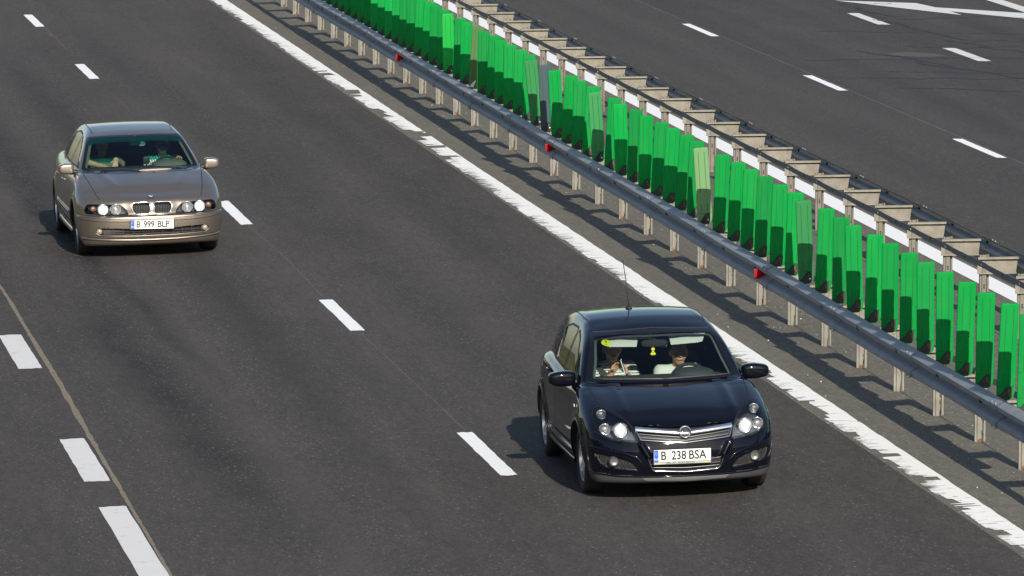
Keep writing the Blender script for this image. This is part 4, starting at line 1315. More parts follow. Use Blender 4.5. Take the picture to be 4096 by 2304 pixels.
    for sg in (-1, 1):
        S.band('panel_gap', [(sg * .47, -.76), (sg * .53, -.6), (sg * .64, -.4), (sg * .695, -.2), (sg * .715, .1), (sg * .73, .4)], 2, .007, M_GAP)
        S.band('panel_gap', [(.62, .95), (.60, .7), (.56, .5), (.6, .3)], 0, .007, M_GAP, sgn=sg)
        S.band('panel_gap', [(1.58, .95), (1.58, .6), (1.6, .3)], 0, .007, M_GAP, sgn=sg)
        S.band('panel_gap', [(2.36, .95), (2.33, .75), (2.2, .55), (2.13, .35)], 0, .007, M_GAP, sgn=sg)
        S.band('panel_gap', [(sg * .43, .562), (sg * .6, .575), (sg * .72, .60), (sg * .80, .64)], 1, .006, M_GAP)
        S.band('roof_moulding', [(sg * .53, 1.3), (sg * .55, 1.7), (sg * .53, 2.4), (sg * .5, 2.9)], 2, .009, M_BLACKP)
        S.band('bumper_crease', [(sg * .835, .50), (sg * .70, .478), (sg * .55, .452), (sg * .45, .415), (sg * .41, .37)], 1, .035, P, bulge=.012, off=-.002)
        MB().box((sg * .585 - .035, -.80, .555), (sg * .585 + .035, -.70, .568), 0, .004).build('washer_cover', P, root)
        S.band('arch_lip', [(.365 * math.cos(a), .315 + .365 * math.sin(a)) for a in np.linspace(-.15, PI + .3, 40)], 0, .02, P, sgn=sg, bulge=.006, off=.001)
        S.band('arch_lip', [(2.614 + .365 * math.cos(a), .315 + .365 * math.sin(a)) for a in np.linspace(-.3, PI + .15, 40)], 0, .02, P, sgn=sg, bulge=.006, off=.001)
        S.band('sill', [(.40, .235), (1.3, .235), (2.2, .235)], 0, .07, P, sgn=sg, bulge=.014, off=.002)
        MB().ell((sg * .868, .2, .78), (.006, .03, .016), .8).build('side_repeater', mat('repeater_lens', (.75, .7, .6), .2), root, smooth=True)
    S.band('lip_edge', [(-.83, .262), (-.6, .24), (-.3, .233), (0, .231), (.3, .233), (.6, .24), (.83, .262)], 1, .016, P, bulge=.005, off=.001)
    S.patch('lip_centre', [(-.40, .224), (.40, .224), (.36, .196), (0, .18), (-.36, .196)], 1, mat('pale_grey_lip', (.13, .13, .125), .45), off=.004)
    S.band('windscreen_seal', [(-.545, 1.335), (0, 1.36), (.545, 1.335)], 1, .008, mat('roof_edge', (.06, .05, .045), .25, .5), bulge=.003)

    # chrome bar, frame, slats, emblem
    S.band('chrome_bar', [(-.442, .667), (0, .620), (.442, .667)], 1, .036, mat('satin_chrome', (.72, .75, .83), .22, .95), parent=gr, off=.002, bulge=.01)
    S.band('chrome_frame', [(-.44, .655), (-.405, .572), (0, .537), (.405, .572), (.44, .655)], 1, .013, M_CHROME, parent=gr, off=.0, bulge=.008)
    M_SLAT = mat('slat_chrome', (.22, .22, .22), .4, .8)
    S.band('slat', [(-.415, .632), (0, .588), (.415, .632)], 1, .006, M_SLAT, parent=gr, off=-.018, bulge=.003)
    S.band('slat', [(-.405, .60), (0, .562), (.405, .60)], 1, .006, M_SLAT, parent=gr, off=-.018, bulge=.003)
    e = MB(); yE = float(S.hit([(0, .631)], 1, -1)[0][0, 1]) - .016
    e.lathe([(0, .042), (-.007, .045), (-.009, .05), (-.007, .055), (0, .058), (.01, .058)], (0, yE, .631), 1, 32, 0)
    e.lathe([(.004, .001), (.004, .044)], (0, yE, .631), 1, 32, 1)
    e.prism([(-.07, .637), (.004, .637), (-.004, .65), (.028, .632), (.07, .626), (.07, .624), (-.004, .625), (.006, .612), (-.028, .63), (-.07, .634)], yE - .006, yE + .002, 1, 0)
    e.build('emblem', [M_CHROME, M_BLACKP], gr, angle=30)
    S.band('chrome_frame', [(-.352, .412), (-.313, .306), (-.288, .288), (0, .272), (.288, .288), (.313, .306), (.352, .412)], 1, .010, M_CHROME, parent=lg, off=.0, bulge=.006)
    for (xa, z0, z1) in ((.335, .389, .372), (.32, .345, .331), (.308, .313, .301)):
        S.band('slat', [(-xa, z0), (0, z1), (xa, z0)], 1, .005, M_SLAT, parent=lg, off=-.018, bulge=.003)
    plate(root, '', (-.04, -.918, .43), .52, .11, (math.radians(4), 0, 0), [('B', -.20, .86), ('238', -.10, .8), ('BSA', .055, .86)], 'OPEL  BTT  TEL 021 205 55 55')
    # plinth behind the plate
    MB().box((-.3, -.91, .37), (.22, -.86, .49), 0, .01).build('plate_plinth', M_BLACKP, root)
    for sg in (-1, 1):
        # fog lamps and the honeycomb around them
        o_, g_ = S.hit([(sg * .645, .378)], 1, -1); yy = float(o_[0, 1])
        fp = fogs[sg]
        MB().lathe([(.012, .001), (.0, .018), (-.002, .034)], (sg * .645, yy + .012, .378), 1, 24, 0).lathe([(-.008, .034), (-.012, .04), (-.004, .05), (.02, .054)], (sg * .645, yy + .012, .378), 1, 24, 1).build('fog_light', [M_FOG, M_BLACKP], fp, smooth=True)
        g = MB()
        for r0 in range(6):
            for k in range(16):
                x = .43 + k * .026 + (r0 % 2) * .013; z = .30 + r0 * .024
                if poly_sd(np.array([x]), np.array([z]), fogP)[0] > -.016 or math.hypot(x - .645, z - .378) < .06: continue
                q, _ = S.hit([(sg * x, z)], 1, -1); y_ = float(q[0, 1]) + .026
                hexp = [(sg * x + .0105 * math.cos(a), z + .0105 * math.sin(a)) for a in [PI / 6 + PI / 3 * t for t in range(6)]]
                g.prism(hexp, y_ - .002, y_ + .004, 1)
        g.build('honeycomb', M_UNDER, fp)
        # headlight internals and lens
        hd = housing[sg]
        for (x, z, r, mt, dep) in ((.703, .766, .041, M_BOWL, .02), (.70, .655, .049, M_BOWL, .03), (.572, .648, .060, M_BEAM, .02)):
            q, _ = S.hit([(sg * x, z)], 1, -1)
            lamp_round(hd, (sg * x, float(q[0, 1]) + (.03 if x > .6 else .02), z), r, M_BOWL, True, 'reflector', dep)
            if mt is M_BOWL:
                MB().ell((sg * x, float(q[0, 1]) + .032, z), (r * .5, .014, r * .5), 1, 14, 8).build('bulb', M_LAMP, hd, smooth=True)
            else:
                MB().ell((sg * x, float(q[0, 1]) + .026, z), (r * .62, .02, r * .62), 1, 20, 10).build('bulb', M_BEAM, hd, smooth=True)
        g = MB(); q, _ = S.hit([(sg * .572, .648)], 1, -1)
        for k in range(18):                                       # toothed bezel around the main lamp
            a = PI * .05 + PI * .9 * k / 17
            g.box((sg * .572 + .073 * math.cos(a) - .004, float(q[0, 1]) + .012, .648 + .073 * math.sin(a) - .004), (sg * .572 + .073 * math.cos(a) + .004, float(q[0, 1]) + .02, .648 + .073 * math.sin(a) + .004))
        g.build('bezel', M_CHROME, hd)
        S.patch('lens', lampP if sg > 0 else mirror(lampP), 1, M_LENS, parent=hd, off=.002)
        S.band('lens_seal', lampP if sg > 0 else mirror(lampP), 1, .009, M_GAP, closed=True, parent=hd, off=.001)
        mirror_glass(root, sg, (.905, .74, .965, .128, .08, .072, [(.70, .70, .91), (.76, .72, .925), (.80, .735, .94), (.83, .74, .955)]), P, boxy=.5)
        S.patch('mirror_sail', [(.62, .955), (.79, 1.06), (.80, .955)], 0, M_BLACKP, sgn=sg, off=.004)
    for sg, st in ((-1, 0.0), (1, 0.0)):
        wheel(root, sg * .744, 0, RW, .205, .212, sg, 7, .012, 0); wheel(root, sg * .744, 2.614, RW, .205, .212, sg, 7, 0, 0)
    MB().box((-.7, -.55, .17), (.7, 3.1, .3)).build('floor_pan', M_UNDER, root)
    # wipers, aerial
    for (xa, xb) in ((-.62, .02), (-.03, .6)):
        g = MB(); pts = []
        for t in np.linspace(0, 1, 9):
            x = xa + (xb - xa) * t; q, m_ = S.hit([(x, .966 + .004 * math.sin(PI * t))], 1, -1); pts.append(tuple(q[0] + m_[0] * .022))
        g.tube(pts, .008, 6)
        g.build('wiper', mat('wiper_rubber', (.055, .045, .04), .45), root, smooth=True)
    g = MB(); q, _ = S.hit([(-.09, 1.9)], 2, 1); zr = float(q[0, 2])
    g.ell((-.09, 1.95, zr + .005), (.03, .05, .022), .9); g.tube([(-.09, 1.94, zr + .02), (-.10, 2.05, zr + .28), (-.11, 2.14, zr + .44)], [.006, .0045, .003], 6)
    g.build('aerial', M_BLACKP, root, smooth=True)
    # cabin
    g = MB(); g.prism([(.32, .78), (.38, .935), (.62, .955), (.86, .955), (.98, .90), (1.02, .7), (.95, .45), (.4, .45)], -.7, .7, 0)
    g.ell((.335, .80, .93), (.21, .17, .085), .8, 24, 12)
    g.build('dashboard', mat('dashboard_plastic', (.03, .037, .042), .75), root, angle=35)
    steering(root, .335, .98, .845, .185, M_INT)
    for x in (-.35, .34): seat(root, x, 1.46, M_SEAT)
    g = MB(); g.ell((0, 2.35, .45), (.62, .3, .1), .4, 24, 12); g.ell((0, 2.68, .72), (.62, .09, .3), .4, 24, 12, rot=Matrix.Rotation(math.radians(-18), 3, 'X'))
    for x in (-.4, .4): g.ell((x, 2.76, 1.04), (.13, .05, .08), .55)
    g.build('rear_seat', M_SEAT, root, smooth=True)
    for Pp in ([(.148, 1.292), (.495, 1.28), (.472, 1.2), (.42, 1.19), (.178, 1.178)], [(-.49, 1.275), (-.133, 1.288), (-.147, 1.172), (-.40, 1.182), (-.44, 1.195)]):
        g = MB(); n0 = len(Pp)
        v = [(x, 1.095 - .4 * (z - 1.18), z + .016) for x, z in Pp] + [(x, 1.115 - .4 * (z - 1.18), z + .016) for x, z in Pp]
        g.add(v, [tuple(range(n0)), tuple(range(2 * n0 - 1, n0 - 1, -1))] + [((i + 1) % n0, i, n0 + i, n0 + (i + 1) % n0) for i in range(n0)])
        g.build('sun_visor', M_VISOR, root)
    g = MB(); g.ell((.01, 1.02, 1.225), (.125, .025, .035), .6); g.tube([(.01, 1.03, 1.25), (.01, 1.08, 1.32)], .016, 8)
    g.ell((.1, 1.09, 1.2), (.04, .012, .03), .7, mi=1)
    g.build('rear_view_mirror', [M_INT, mat('mirror_case_grey', (.16, .17, .16), .6)], root, smooth=True)
    st = MB(); q, m_ = S.hit([(-.455 + .045 * math.cos(2 * PI * k / 24), 1.262 + .024 * math.sin(2 * PI * k / 24)) for k in range(24)], 1, -1)
    st.add([tuple(p - mm * .004) for p, mm in zip(q, m_)], [tuple(range(24))])
    for (x0, x1, z0, z1) in ((-.459, -.451, 1.26, 1.278), (-.458, -.452, 1.246, 1.252)):
        q, m_ = S.hit([(x0, z0), (x1, z0), (x1 + .001, z1), (x0 - .001, z1)], 1, -1); st.add([tuple(p + mm * .0015 - mm * .004) for p, mm in zip(q, m_)], [(0, 1, 2, 3)], 1)
    st.build('warning_sticker', [M_YEL, M_INK], W)
    return root


HATCH = build_hatch()
HM = place(HATCH, 10.345, 62.91, -.013)
# ------------------------------------------------------------------ bronze saloon
def build_saloon():
    root = thing('saloon_car', 'bronze saloon car with twin oval grilles and round headlights in the left lane', 'car')
    RW = .322; AX = [(0, .322), (2.83, .322)]
    cN = curve([0, .2, .35, .5, .65, .75, .83, .9, 1.2], [0, .004, .014, .035, .085, .15, .27, .48, 1.2])
    cT = curve([0, .4, .6, .75, .85, 1.2], [0, .02, .06, .14, .3, 1.0])
    yF = curve([.0, .14, .19, .25, .36, .45, .495, .515, .525, .54, .6, .66, .7, .73, .78, 1.0], [-.70, -.745, -.80, -.818, -.835, -.838, -.835, -.825, -.79, -.772, -.765, -.748, -.725, -.67, -.5, -.2])
    yR = curve([0, .2, .4, .6, .9, 1.0, 1.6], [3.85, 3.9, 3.95, 3.94, 3.9, 3.85, 3.6])
    zT = curve([-1.2, -.9, -.78, -.7, -.6, -.3, 0, .35, .6, 1.0, 2.4, 3.1, 3.6, 3.95, 4.3], [.5, .62, .68, .725, .77, .865, .93, .982, .985, .975, .99, 1.0, .985, .945, .85])
    wS = curve([0, .15, .22, .35, .44, .49, .53, .6, .72, .82, .88, .93, .98, 1.04, 1.2], [.8, .82, .85, .878, .889, .892, .889, .888, .88, .862, .84, .808, .76, .69, .5])
    pl = curve([-1, -.6, -.3, 0, .6, 1.5, 2.4, 2.83, 3.3, 3.8, 4.1], [-.04, -.012, .0, .004, 0, 0, -.014, -.026, -.05, -.1, -.15])
    gT = curve([-.5, .05, .35, .75, 1.2, 1.45, 1.9, 2.4, 2.75, 3.1, 3.35, 3.5, 3.7, 4.2], [.6, .85, .985, 1.163, 1.335, 1.385, 1.42, 1.402, 1.335, 1.175, 1.04, .95, .8, .4])
    wG = curve([.7, .9, .96, 1.1, 1.2, 1.3, 1.35, 1.4, 1.46, 1.6], [.84, .795, .768, .705, .655, .602, .565, .515, .42, .3])
    gp = curve([0, .6, 1.2, 2.2, 2.8, 3.4, 3.7], [-.02, 0, 0, 0, -.03, -.08, -.12])

    def sweep(X, Y):
        ax = np.abs(X)
        return Y - cN(ax) * (1 - sstep(-.75, .6, Y)) + cT(ax) * sstep(3.0, 3.9, Y)

    def f0(X, Y, Z):
        ax = np.abs(X); YY = sweep(X, Y)
        fender = .012 * np.exp(-((ax - .76) / .1) ** 2) * sstep(-.7, -.3, Y) * (1 - sstep(.4, .7, Y))
        crown = .042 * (ax / .8) ** 2.5
        crease = .014 * np.exp(-((ax - (.30 + .26 * np.clip((Y + .75) / 1.1, 0, 1))) / .06) ** 2) * (1 - sstep(.3, .45, Y))
        kid = .02 * np.exp(-(ax / .3) ** 4) * (1 - sstep(-.75, -.3, Y))
        top = (Z - (zT(YY) - crown + fender + crease + kid)) * .95
        fl = lambda ya: .016 * np.exp(-((np.hypot(Y - ya, Z - .322) - .39) / .05) ** 2) * sstep(.2, .4, Z)
        strip = .010 * (np.exp(-((Z - .475) / .024) ** 4)) * sstep(.46, .5, Y) * (1 - sstep(2.3, 2.34, Y))
        side = ax - (wS(Z) + pl(Y) + fl(0) + fl(2.83) + strip - .012 * np.exp(-((Z - .3) / .05) ** 2) * sstep(.45, .6, Y) * (1 - sstep(2.2, 2.4, Y)))
        nose = yF(Z) - YY - .022 * np.exp(-(ax / .275) ** 6) * sstep(.51, .54, Z) * (1 - sstep(.7, .76, Z))
        L = smax(nose, top, .045)
        L = smax(L, YY - yR(Z), .06)
        L = smax(L, side, .042)
        L = smax(L, .15 - Z, .02)
        # moulded lip below the intake
        L = smin(L, np.hypot((YY + .815) * .6, Z - .222) - .018, .02) if False else L
        kz = .26 - .14 * np.clip((Z - .97) / .36, 0, 1)
        YG = Y - kz * (np.minimum(ax, .8) / .7) ** 2 * (1 - sstep(1.3, 2.1, Y)) + .2 * (ax / .7) ** 2 * sstep(2.5, 3.2, Y)
        sl = (gT(YG + .01) - gT(YG - .01)) / .02
        g1 = (Z - gT(YG) + .022 * (ax / .6) ** 2 * sstep(.95, 1.5, Y)) / np.sqrt(1 + sl * sl)
        g2 = (ax - wG(Z) - gp(Y)) * .92
        G = smax(g1, g2, .042); G = smax(G, .8 - Z, .02)
        return smin(L, G, .025)

    lampP = round_poly([(.285, .536), (.312, .585), (.35, .633), (.40, .656), (.735, .664), (.785, .648), (.80, .6), (.80, .552), (.6, .535)], .03)
    kidP = [round_poly(q, .045) for q in ([(.022, .538), (.022, .668), (.06, .68), (.218, .677), (.248, .64), (.242, .59), (.214, .536)],)]
    kidP = [kidP[0], mirror(kidP[0])]
    intP = round_poly([(.69, .353), (.665, .378), (.28, .366), (-.28, .366), (-.665, .378), (-.69, .353), (-.685, .318), (-.645, .296), (-.25, .286), (.25, .286), (.645, .296), (.685, .318)], .03)
    seamP = 0

    def f(X, Y, Z):
        X, Y, Z = np.broadcast_arrays(X, Y, Z)
        F = f0(X, Y, Z)
        F = arch_cut(F, X, Y, Z, AX, .358, .57)
        fr = Y < .2
        A = F[fr]; x, y, z = X[fr], Y[fr], Z[fr]; ax = np.abs(x); b0 = f0(x, y, z)
        A = smax(A, -smax(smax(poly_sd(ax, z, lampP) + .003, -(b0 + .07), .006), y - .05, .005), .006)
        for q in kidP: A = smax(A, -smax(smax(poly_sd(x, z, q) + .004, -(b0 + .06), .006), y + .3, .005), .006)
        A = smax(A, -smax(smax(poly_sd(x, z, intP), -(b0 + .06), .006), y + .2, .005), .008)
        F = F.copy(); F[fr] = A
        return F

    P = paint('bronze_car_paint', (.225, .19, .155), .78, .38, .8, .06)
    S = CarShell(f0, f, root, (-.95, -.93, .09), (.95, 4.05, 1.5), .0155)
    c, n = S.c, S.n; ax = np.abs(c[:, 0])
    deep = S.d0 < -.009
    wz = np.zeros(len(c), bool)
    for (ya, za) in AX: wz |= (np.hypot(c[:, 1] - ya, c[:, 2] - za) < .376) & (ax > .5)
    for sx in (-1, 1):
        for ym in (False, True): S.take(deep & wz & (c[:, 0] * sx > 0) & ((c[:, 1] > 1.4) == ym), 'wheel_arch_liner', M_UNDER)
    S.take((c[:, 2] < .19) & (n[:, 2] < -.8), 'underbody', M_UNDER)
    M_HOUS = mat('lamp_housing_black', (.045, .046, .05), .25, .3)
    housing = {}
    for sg in (-1, 1):
        hd = thing('headlight', None, None); hd.parent = root; housing[sg] = hd
        S.take(deep & (ax > .27) & (c[:, 2] > .51) & (c[:, 2] < .7) & (c[:, 1] < .05) & (c[:, 0] * sg > 0), 'lamp_housing', M_HOUS, hd)
    M_KID = mat('kidney_black', (.012, .011, .01), .6)
    kids = {sg: S.take(deep & (ax < .27) & (c[:, 2] > .51) & (c[:, 1] < -.3) & (c[:, 0] * sg > 0), 'kidney_grille', M_KID) for sg in (-1, 1)}
    intake = S.take(deep & (c[:, 2] < .42) & (c[:, 1] < -.2), 'lower_intake', M_BLACKP)
    front = (n[:, 1] < -.15) & (c[:, 1] < 1.7) & (c[:, 2] > .95) & (S.d0 > -.005) & (c[:, 1] > .3)
    inP = round_poly([(.682, .99), (.64, 1.1), (.556, 1.3), (.3, 1.316), (-.3, 1.316), (-.556, 1.3), (-.64, 1.1), (-.682, .99), (-.3, .985), (.3, .985)], .04)
    outP = round_poly([(.728, .962), (.674, 1.1), (.588, 1.322), (.3, 1.336), (-.3, 1.336), (-.588, 1.322), (-.674, 1.1), (-.728, .962), (-.3, .955), (.3, .955)], .04)
    midP = round_poly([(.708, .975), (.66, 1.1), (.574, 1.312), (.3, 1.327), (-.3, 1.327), (-.574, 1.312), (-.66, 1.1), (-.708, .975), (-.3, .97), (.3, .97)], .04)
    wsd = poly_sd(c[:, 0], c[:, 2], midP)
    ok = front & (wsd < 0)
    M_SUNB = glass('sun_band_glass', (.05, .5, .42), 1.45, tintfilm=((.0, .13, .11), .12))
    M_WIND2 = glass('green_windscreen_glass', (.62, .80, .74), 1.45)
    top = ok & (c[:, 2] > 1.275 - .03 * (c[:, 0] / .55) ** 2)
    W = S.take(ok & ~top, 'windscreen', M_WIND2)
    S.take(top, 'sun_band', M_SUNB, W)
    S.ring('windscreen_border', outP, inP, 1, M_GLOSSB, parent=W)
    tri = round_poly([(.662, .99), (.614, 1.1), (.533, 1.292), (.3, 1.307), (-.3, 1.307), (-.533, 1.292), (-.614, 1.1), (-.662, .99), (-.3, .982), (.3, .982)], .03)
    S.ring('pillar_trim', round_poly([(.70, .978), (.655, 1.1), (.568, 1.308), (.3, 1.322), (-.3, 1.322), (-.568, 1.308), (-.655, 1.1), (-.70, .978), (-.3, .974), (.3, .974)], .04), tri, 1, mat('pillar_trim_beige', (.12, .12, .1), .8), parent=W, off=-.022)
    side_ps = ([(.86, 1.0), (1.1, 1.135), (1.36, 1.25), (1.62, 1.315), (1.62, .985)], [(1.68, .985), (1.68, 1.32), (2.1, 1.335), (2.5, 1.275), (2.62, 1.01)], [(2.68, 1.02), (2.58, 1.24), (2.85, 1.13), (2.98, 1.04)])
    for sg in (-1, 1):
        for Pp in side_ps:
            Pp = round_poly(Pp, .06)
            q = S.take((poly_sd(c[:, 1], c[:, 2], Pp) < -.004) & (c[:, 0] * sg > .3) & (n[:, 0] * sg > .5), 'side_window', M_SIDE)
            S.band('window_seal', Pp, 0, .018, M_BLACKP, sgn=sg, closed=True, parent=q, off=.0025)
    rwP = round_poly([(.58, 1.04), (.46, 1.3), (-.46, 1.3), (-.58, 1.04)], .05)
    rear = (poly_sd(c[:, 0], c[:, 2], rwP) < 0) & (n[:, 1] > .2) & (c[:, 1] > 2.5)
    S.take(rear, 'rear_window', M_SIDE)
    hx = curve([-.9, -.72, -.6, -.4, -.2, .1, .45], [.52, .58, .62, .66, .685, .715, .735])
    S.take((c[:, 1] < .42) & (n[:, 2] > .25) & (ax < hx(c[:, 1])) & (c[:, 2] > .68), 'hood', P)
    for sg in (-1, 1):
        for (ya, yb, hy) in ((.60, 1.66, 1.46), (1.66, 2.5, 2.34)):
            k = (c[:, 1] > ya) & (c[:, 1] < yb) & (c[:, 2] > .26) & (c[:, 2] < .98) & (c[:, 0] * sg > .5) & (np.hypot(c[:, 1] - 2.83, c[:, 2] - .322) > .41)
            d = S.take(k, 'door', P)
            q, _ = S.hit([(hy, .80)], 0, sg); X = float(q[0, 0]) + sg * .018
            MB().tube([(X - sg * .02, hy - .1, .80), (X, hy - .08, .80), (X, hy + .06, .80), (X - sg * .02, hy + .08, .80)], .013, 8).build('door_handle', P, d, smooth=True)
            S.band('rub_strip', [(ya + .03, .475), (yb - .03 if yb < 2 else 2.34, .478)], 0, .012, M_CHROME, sgn=sg, parent=d, bulge=.003)
    S.take((c[:, 1] < -.28) & (c[:, 2] < .528) & (S.d0 > -.012), 'front_bumper', P)
    S.take((c[:, 1] > 3.2) & (c[:, 2] < .6), 'rear_bumper', P)
    S.take((c[:, 1] > 3.1) & (n[:, 2] > .5) & (ax < .68), 'boot_lid', P)
    S.take(np.ones(len(c), bool), 'body', P)
    cab = (c[:, 1] > .5) & (c[:, 1] < 3.3) & (c[:, 2] > .55) & (S.d0 > -.005)
    wins = (front & (wsd < .015)) | rear
    for Pp in side_ps: wins |= (poly_sd(c[:, 1], c[:, 2], Pp) < .012) & (np.abs(n[:, 0]) > .5)
    V, Q, N = sub(S.V, S.Q, S.N, cab & ~wins)
    obj('cabin_lining', V - N * .028, Q, [mat('beige_liner', (.3, .28, .22), .9), M_INT], root, smooth=True, midx=(V[Q].mean(1)[:, 2] < 1.0).astype(int))
    M_GAP = bpy.data.materials['panel_gap']
    for sg in (-1, 1):
        S.band('panel_gap', [(sg * .62, -.60), (sg * .645, -.5), (sg * .675, -.3), (sg * .695, -.1), (sg * .72, .15), (sg * .735, .42)], 2, .008, M_GAP)
        for yy in ([(.60, .97), (.585, .7), (.56, .5), (.58, .3)], [(1.66, .97), (1.66, .6), (1.66, .28)], [(2.5, .97), (2.47, .75), (2.4, .6), (2.33, .4)]):
            S.band('panel_gap', yy, 0, .007, M_GAP, sgn=sg)
        S.band('roof_moulding', [(sg * .50, 1.4), (sg * .51, 1.9), (sg * .49, 2.5)], 2, .009, M_BLACKP)
        S.band('arch_lip', [(.372 * math.cos(a), .322 + .372 * math.sin(a)) for a in np.linspace(-.15, PI + .25, 40)], 0, .018, P, sgn=sg, bulge=.005, off=.001)
        S.band('arch_lip', [(2.83 + .372 * math.cos(a), .322 + .372 * math.sin(a)) for a in np.linspace(-.25, PI + .15, 40)], 0, .018, P, sgn=sg, bulge=.005, off=.001)
        S.band('sill', [(.42, .23), (1.4, .23), (2.4, .23)], 0, .08, P, sgn=sg, bulge=.02, off=.002)
        S.band('bumper_groove', [(sg * .27, .452), (sg * .5, .456), (sg * .7, .465), (sg * .86, .48)], 1, .006, M_GAP)
        S.band('bumper_groove', [(sg * .27, .488), (sg * .5, .493), (sg * .7, .502), (sg * .86, .518)], 1, .010, P, bulge=.006)
    S.band('bumper_gap', [(-.88, .536), (-.7, .528), (-.28, .523), (0, .51), (.28, .523), (.7, .528), (.88, .536)], 1, .008, M_GAP)
    S.band('lip_moulding', [(-.84, .252), (-.6, .238), (-.3, .228), (0, .224), (.3, .228), (.6, .238), (.84, .252)], 1, .03, P, bulge=.014, off=.0)
    S.band('intake_moulding', [(-.69, .318), (-.645, .288), (-.25, .276), (.25, .276), (.645, .288), (.69, .318)], 1, .016, P, bulge=.009, off=.0)
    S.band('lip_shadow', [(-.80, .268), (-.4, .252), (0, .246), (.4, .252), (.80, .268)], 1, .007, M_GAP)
    # kidneys: chrome surround, thin uprights
    for sg, Pp in ((1, kidP[0]), (-1, kidP[1])):
        S.band('chrome_surround', Pp, 1, .02, M_CHROME, closed=True, parent=kids[sg], off=-.001, bulge=.009)
        g = MB()
        for k in range(11):
            x = sg * (.035 + k * .02)
            q, _ = S.hit([(x, .6)], 1, -1); y_ = float(q[0, 1]) + .022
            g.box((x - .0025, y_, .535), (x + .0025, y_ + .03, .675))
        g.build('grille_bars', mat('kidney_bars', (.006, .006, .006), .7), kids[sg])
        hd = housing[sg]; lp = lampP if sg > 0 else mirror(lampP)
        for (x, r, mt, nm) in ((.592, .063, M_BEAM, 'reflector'), (.437, .063, M_BOWL, 'reflector'), (.705, .035, M_AMBER, 'indicator')):
            q, _ = S.hit([(sg * x, .6)], 1, -1); yy = float(q[0, 1])
            if nm == 'indicator':
                MB().ell((sg * x, yy + .022, .607), (r, .022, r), 1, 20, 10).build(nm, mt, hd, smooth=True)
            else:
                lamp_round(hd, (sg * x, yy + .014, .6), r, M_BOWL, True, nm, .028)
                k_ = .72 if mt is M_BEAM else .4
                MB().ell((sg * x, yy + .024, .6), (r * k_, .016, r * k_), 1, 18, 10).build('bulb', M_BEAM if mt is M_BEAM else M_LAMP, hd, smooth=True)
        S.patch('lens', lp, 1, M_LENS, parent=hd, off=.002)
        S.band('lens_seal', lp, 1, .010, M_GAP, closed=True, parent=hd, off=.001)
        q, _ = S.hit([(sg * .645, .338)], 1, -1); yy = float(q[0, 1])
        MB().lathe([(-.006, .001), (-.002, .02), (.008, .034), (.03, .038)], (sg * .645, yy + .006, .338), 1, 24, 0).build('fog_light', mat('fog_beige', (.26, .235, .19), .25, coat=.5), root, smooth=True)
        q, _ = S.hit([(sg * .52, .512)], 1, -1)
        MB().box((sg * .52 - .02, float(q[0, 1]) - .004, .507), (sg * .52 + .02, float(q[0, 1]) + .02, .523), 0, .003).build('washer_jet', M_BLACKP, root)
        q, _ = S.hit([(sg * .17 - .04, .16)], 2, 1)
        MB().ell(tuple(q[0]), (.015, .02, .008), .8).build('washer_jet', M_BLACKP, root, smooth=True)
        mirror_glass(root, sg, (.905, .70, .99, .095, .075, .068, [(.70, .66, .94), (.75, .68, .945), (.79, .69, .95), (.85, .70, .955)]), P, boxy=.4)
        S.patch('mirror_sail', [(.68, .985), (.86, 1.075), (.86, .985)], 0, M_BLACKP, sgn=sg, off=.004)
    g = MB()
    for x in np.arange(-.6, .61, .12):
        q, _ = S.hit([(x, .33)], 1, -1); y_ = float(q[0, 1]) + .026; g.box((x - .004, y_, .288), (x + .004, y_ + .03, .37))
    for k in range(24):
        xa = -.6 + k * .05; q, _ = S.hit([(xa + .025, .33)], 1, -1); y_ = float(q[0, 1]) + .028; g.box((xa, y_, .325), (xa + .051, y_ + .012, .331))
    g.box((-.6, -.76, .30), (-.36, -.745, .36), 1)
    g.build('intake_bars', [mat('intake_grey', (.022, .021, .02), .6), mat('intake_cover', (.02, .02, .02), .6)], intake)
    # badge: blue and white quarters in a dark ring
    q, m_ = S.hit([(0, .735)], 1, -1); ctr = Vector(q[0]); nv = Vector(m_[0])
    e = MB(); qn = nv.to_track_quat('Z', 'Y'); R3 = qn.to_matrix()
    def disc(r0, r1, a0, a1, h, mi):
        k = 10; v = []
        for i in range(k + 1):
            a = a0 + (a1 - a0) * i / k
            for r in (r0, r1): v.append(tuple(ctr + R3 @ Vector((r * math.cos(a), r * math.sin(a), h))))
        e.add(v, [(2 * i, 2 * i + 1, 2 * i + 3, 2 * i + 2) for i in range(k)], mi)
    for i in range(4): disc(.0005, .022, i * PI / 2, (i + 1) * PI / 2, .006, 0 if i % 2 else 1); disc(.022, .037, i * PI / 2, (i + 1) * PI / 2, .006, 2); disc(.037, .041, i * PI / 2, (i + 1) * PI / 2, .007, 3); disc(.041, .042, i * PI / 2, (i + 1) * PI / 2, .003, 3)
    em = e.build('emblem', [mat('badge_white', (.75, .78, .82), .2), mat('badge_blue', (.03, .14, .5), .2), mat('badge_ring', (.03, .06, .16), .2), M_CHROME], root)
    for t, a in (('B', 130), ('M', 90), ('W', 50)):
        aa = math.radians(a)
        M4 = Matrix.Translation(ctr + R3 @ Vector((.0295 * math.cos(aa), .0295 * math.sin(aa), .0065))) @ R3.to_4x4() @ Matrix.Rotation(aa - PI / 2, 4, 'Z')
        text_mesh('letters', t, .013, M_WHITE, em, M4, depth=.0004)
    plate(root, '', (-.008, -.845, .415), .52, .11, (math.radians(3), math.radians(1.3), 0), [('B', -.20, .86), ('999', -.11, .8), ('BLP', .058, .86)])
    MB().box((-.29, -.84, .355), (.27, -.79, .478), 0, .01).build('plate_plinth', P, root)
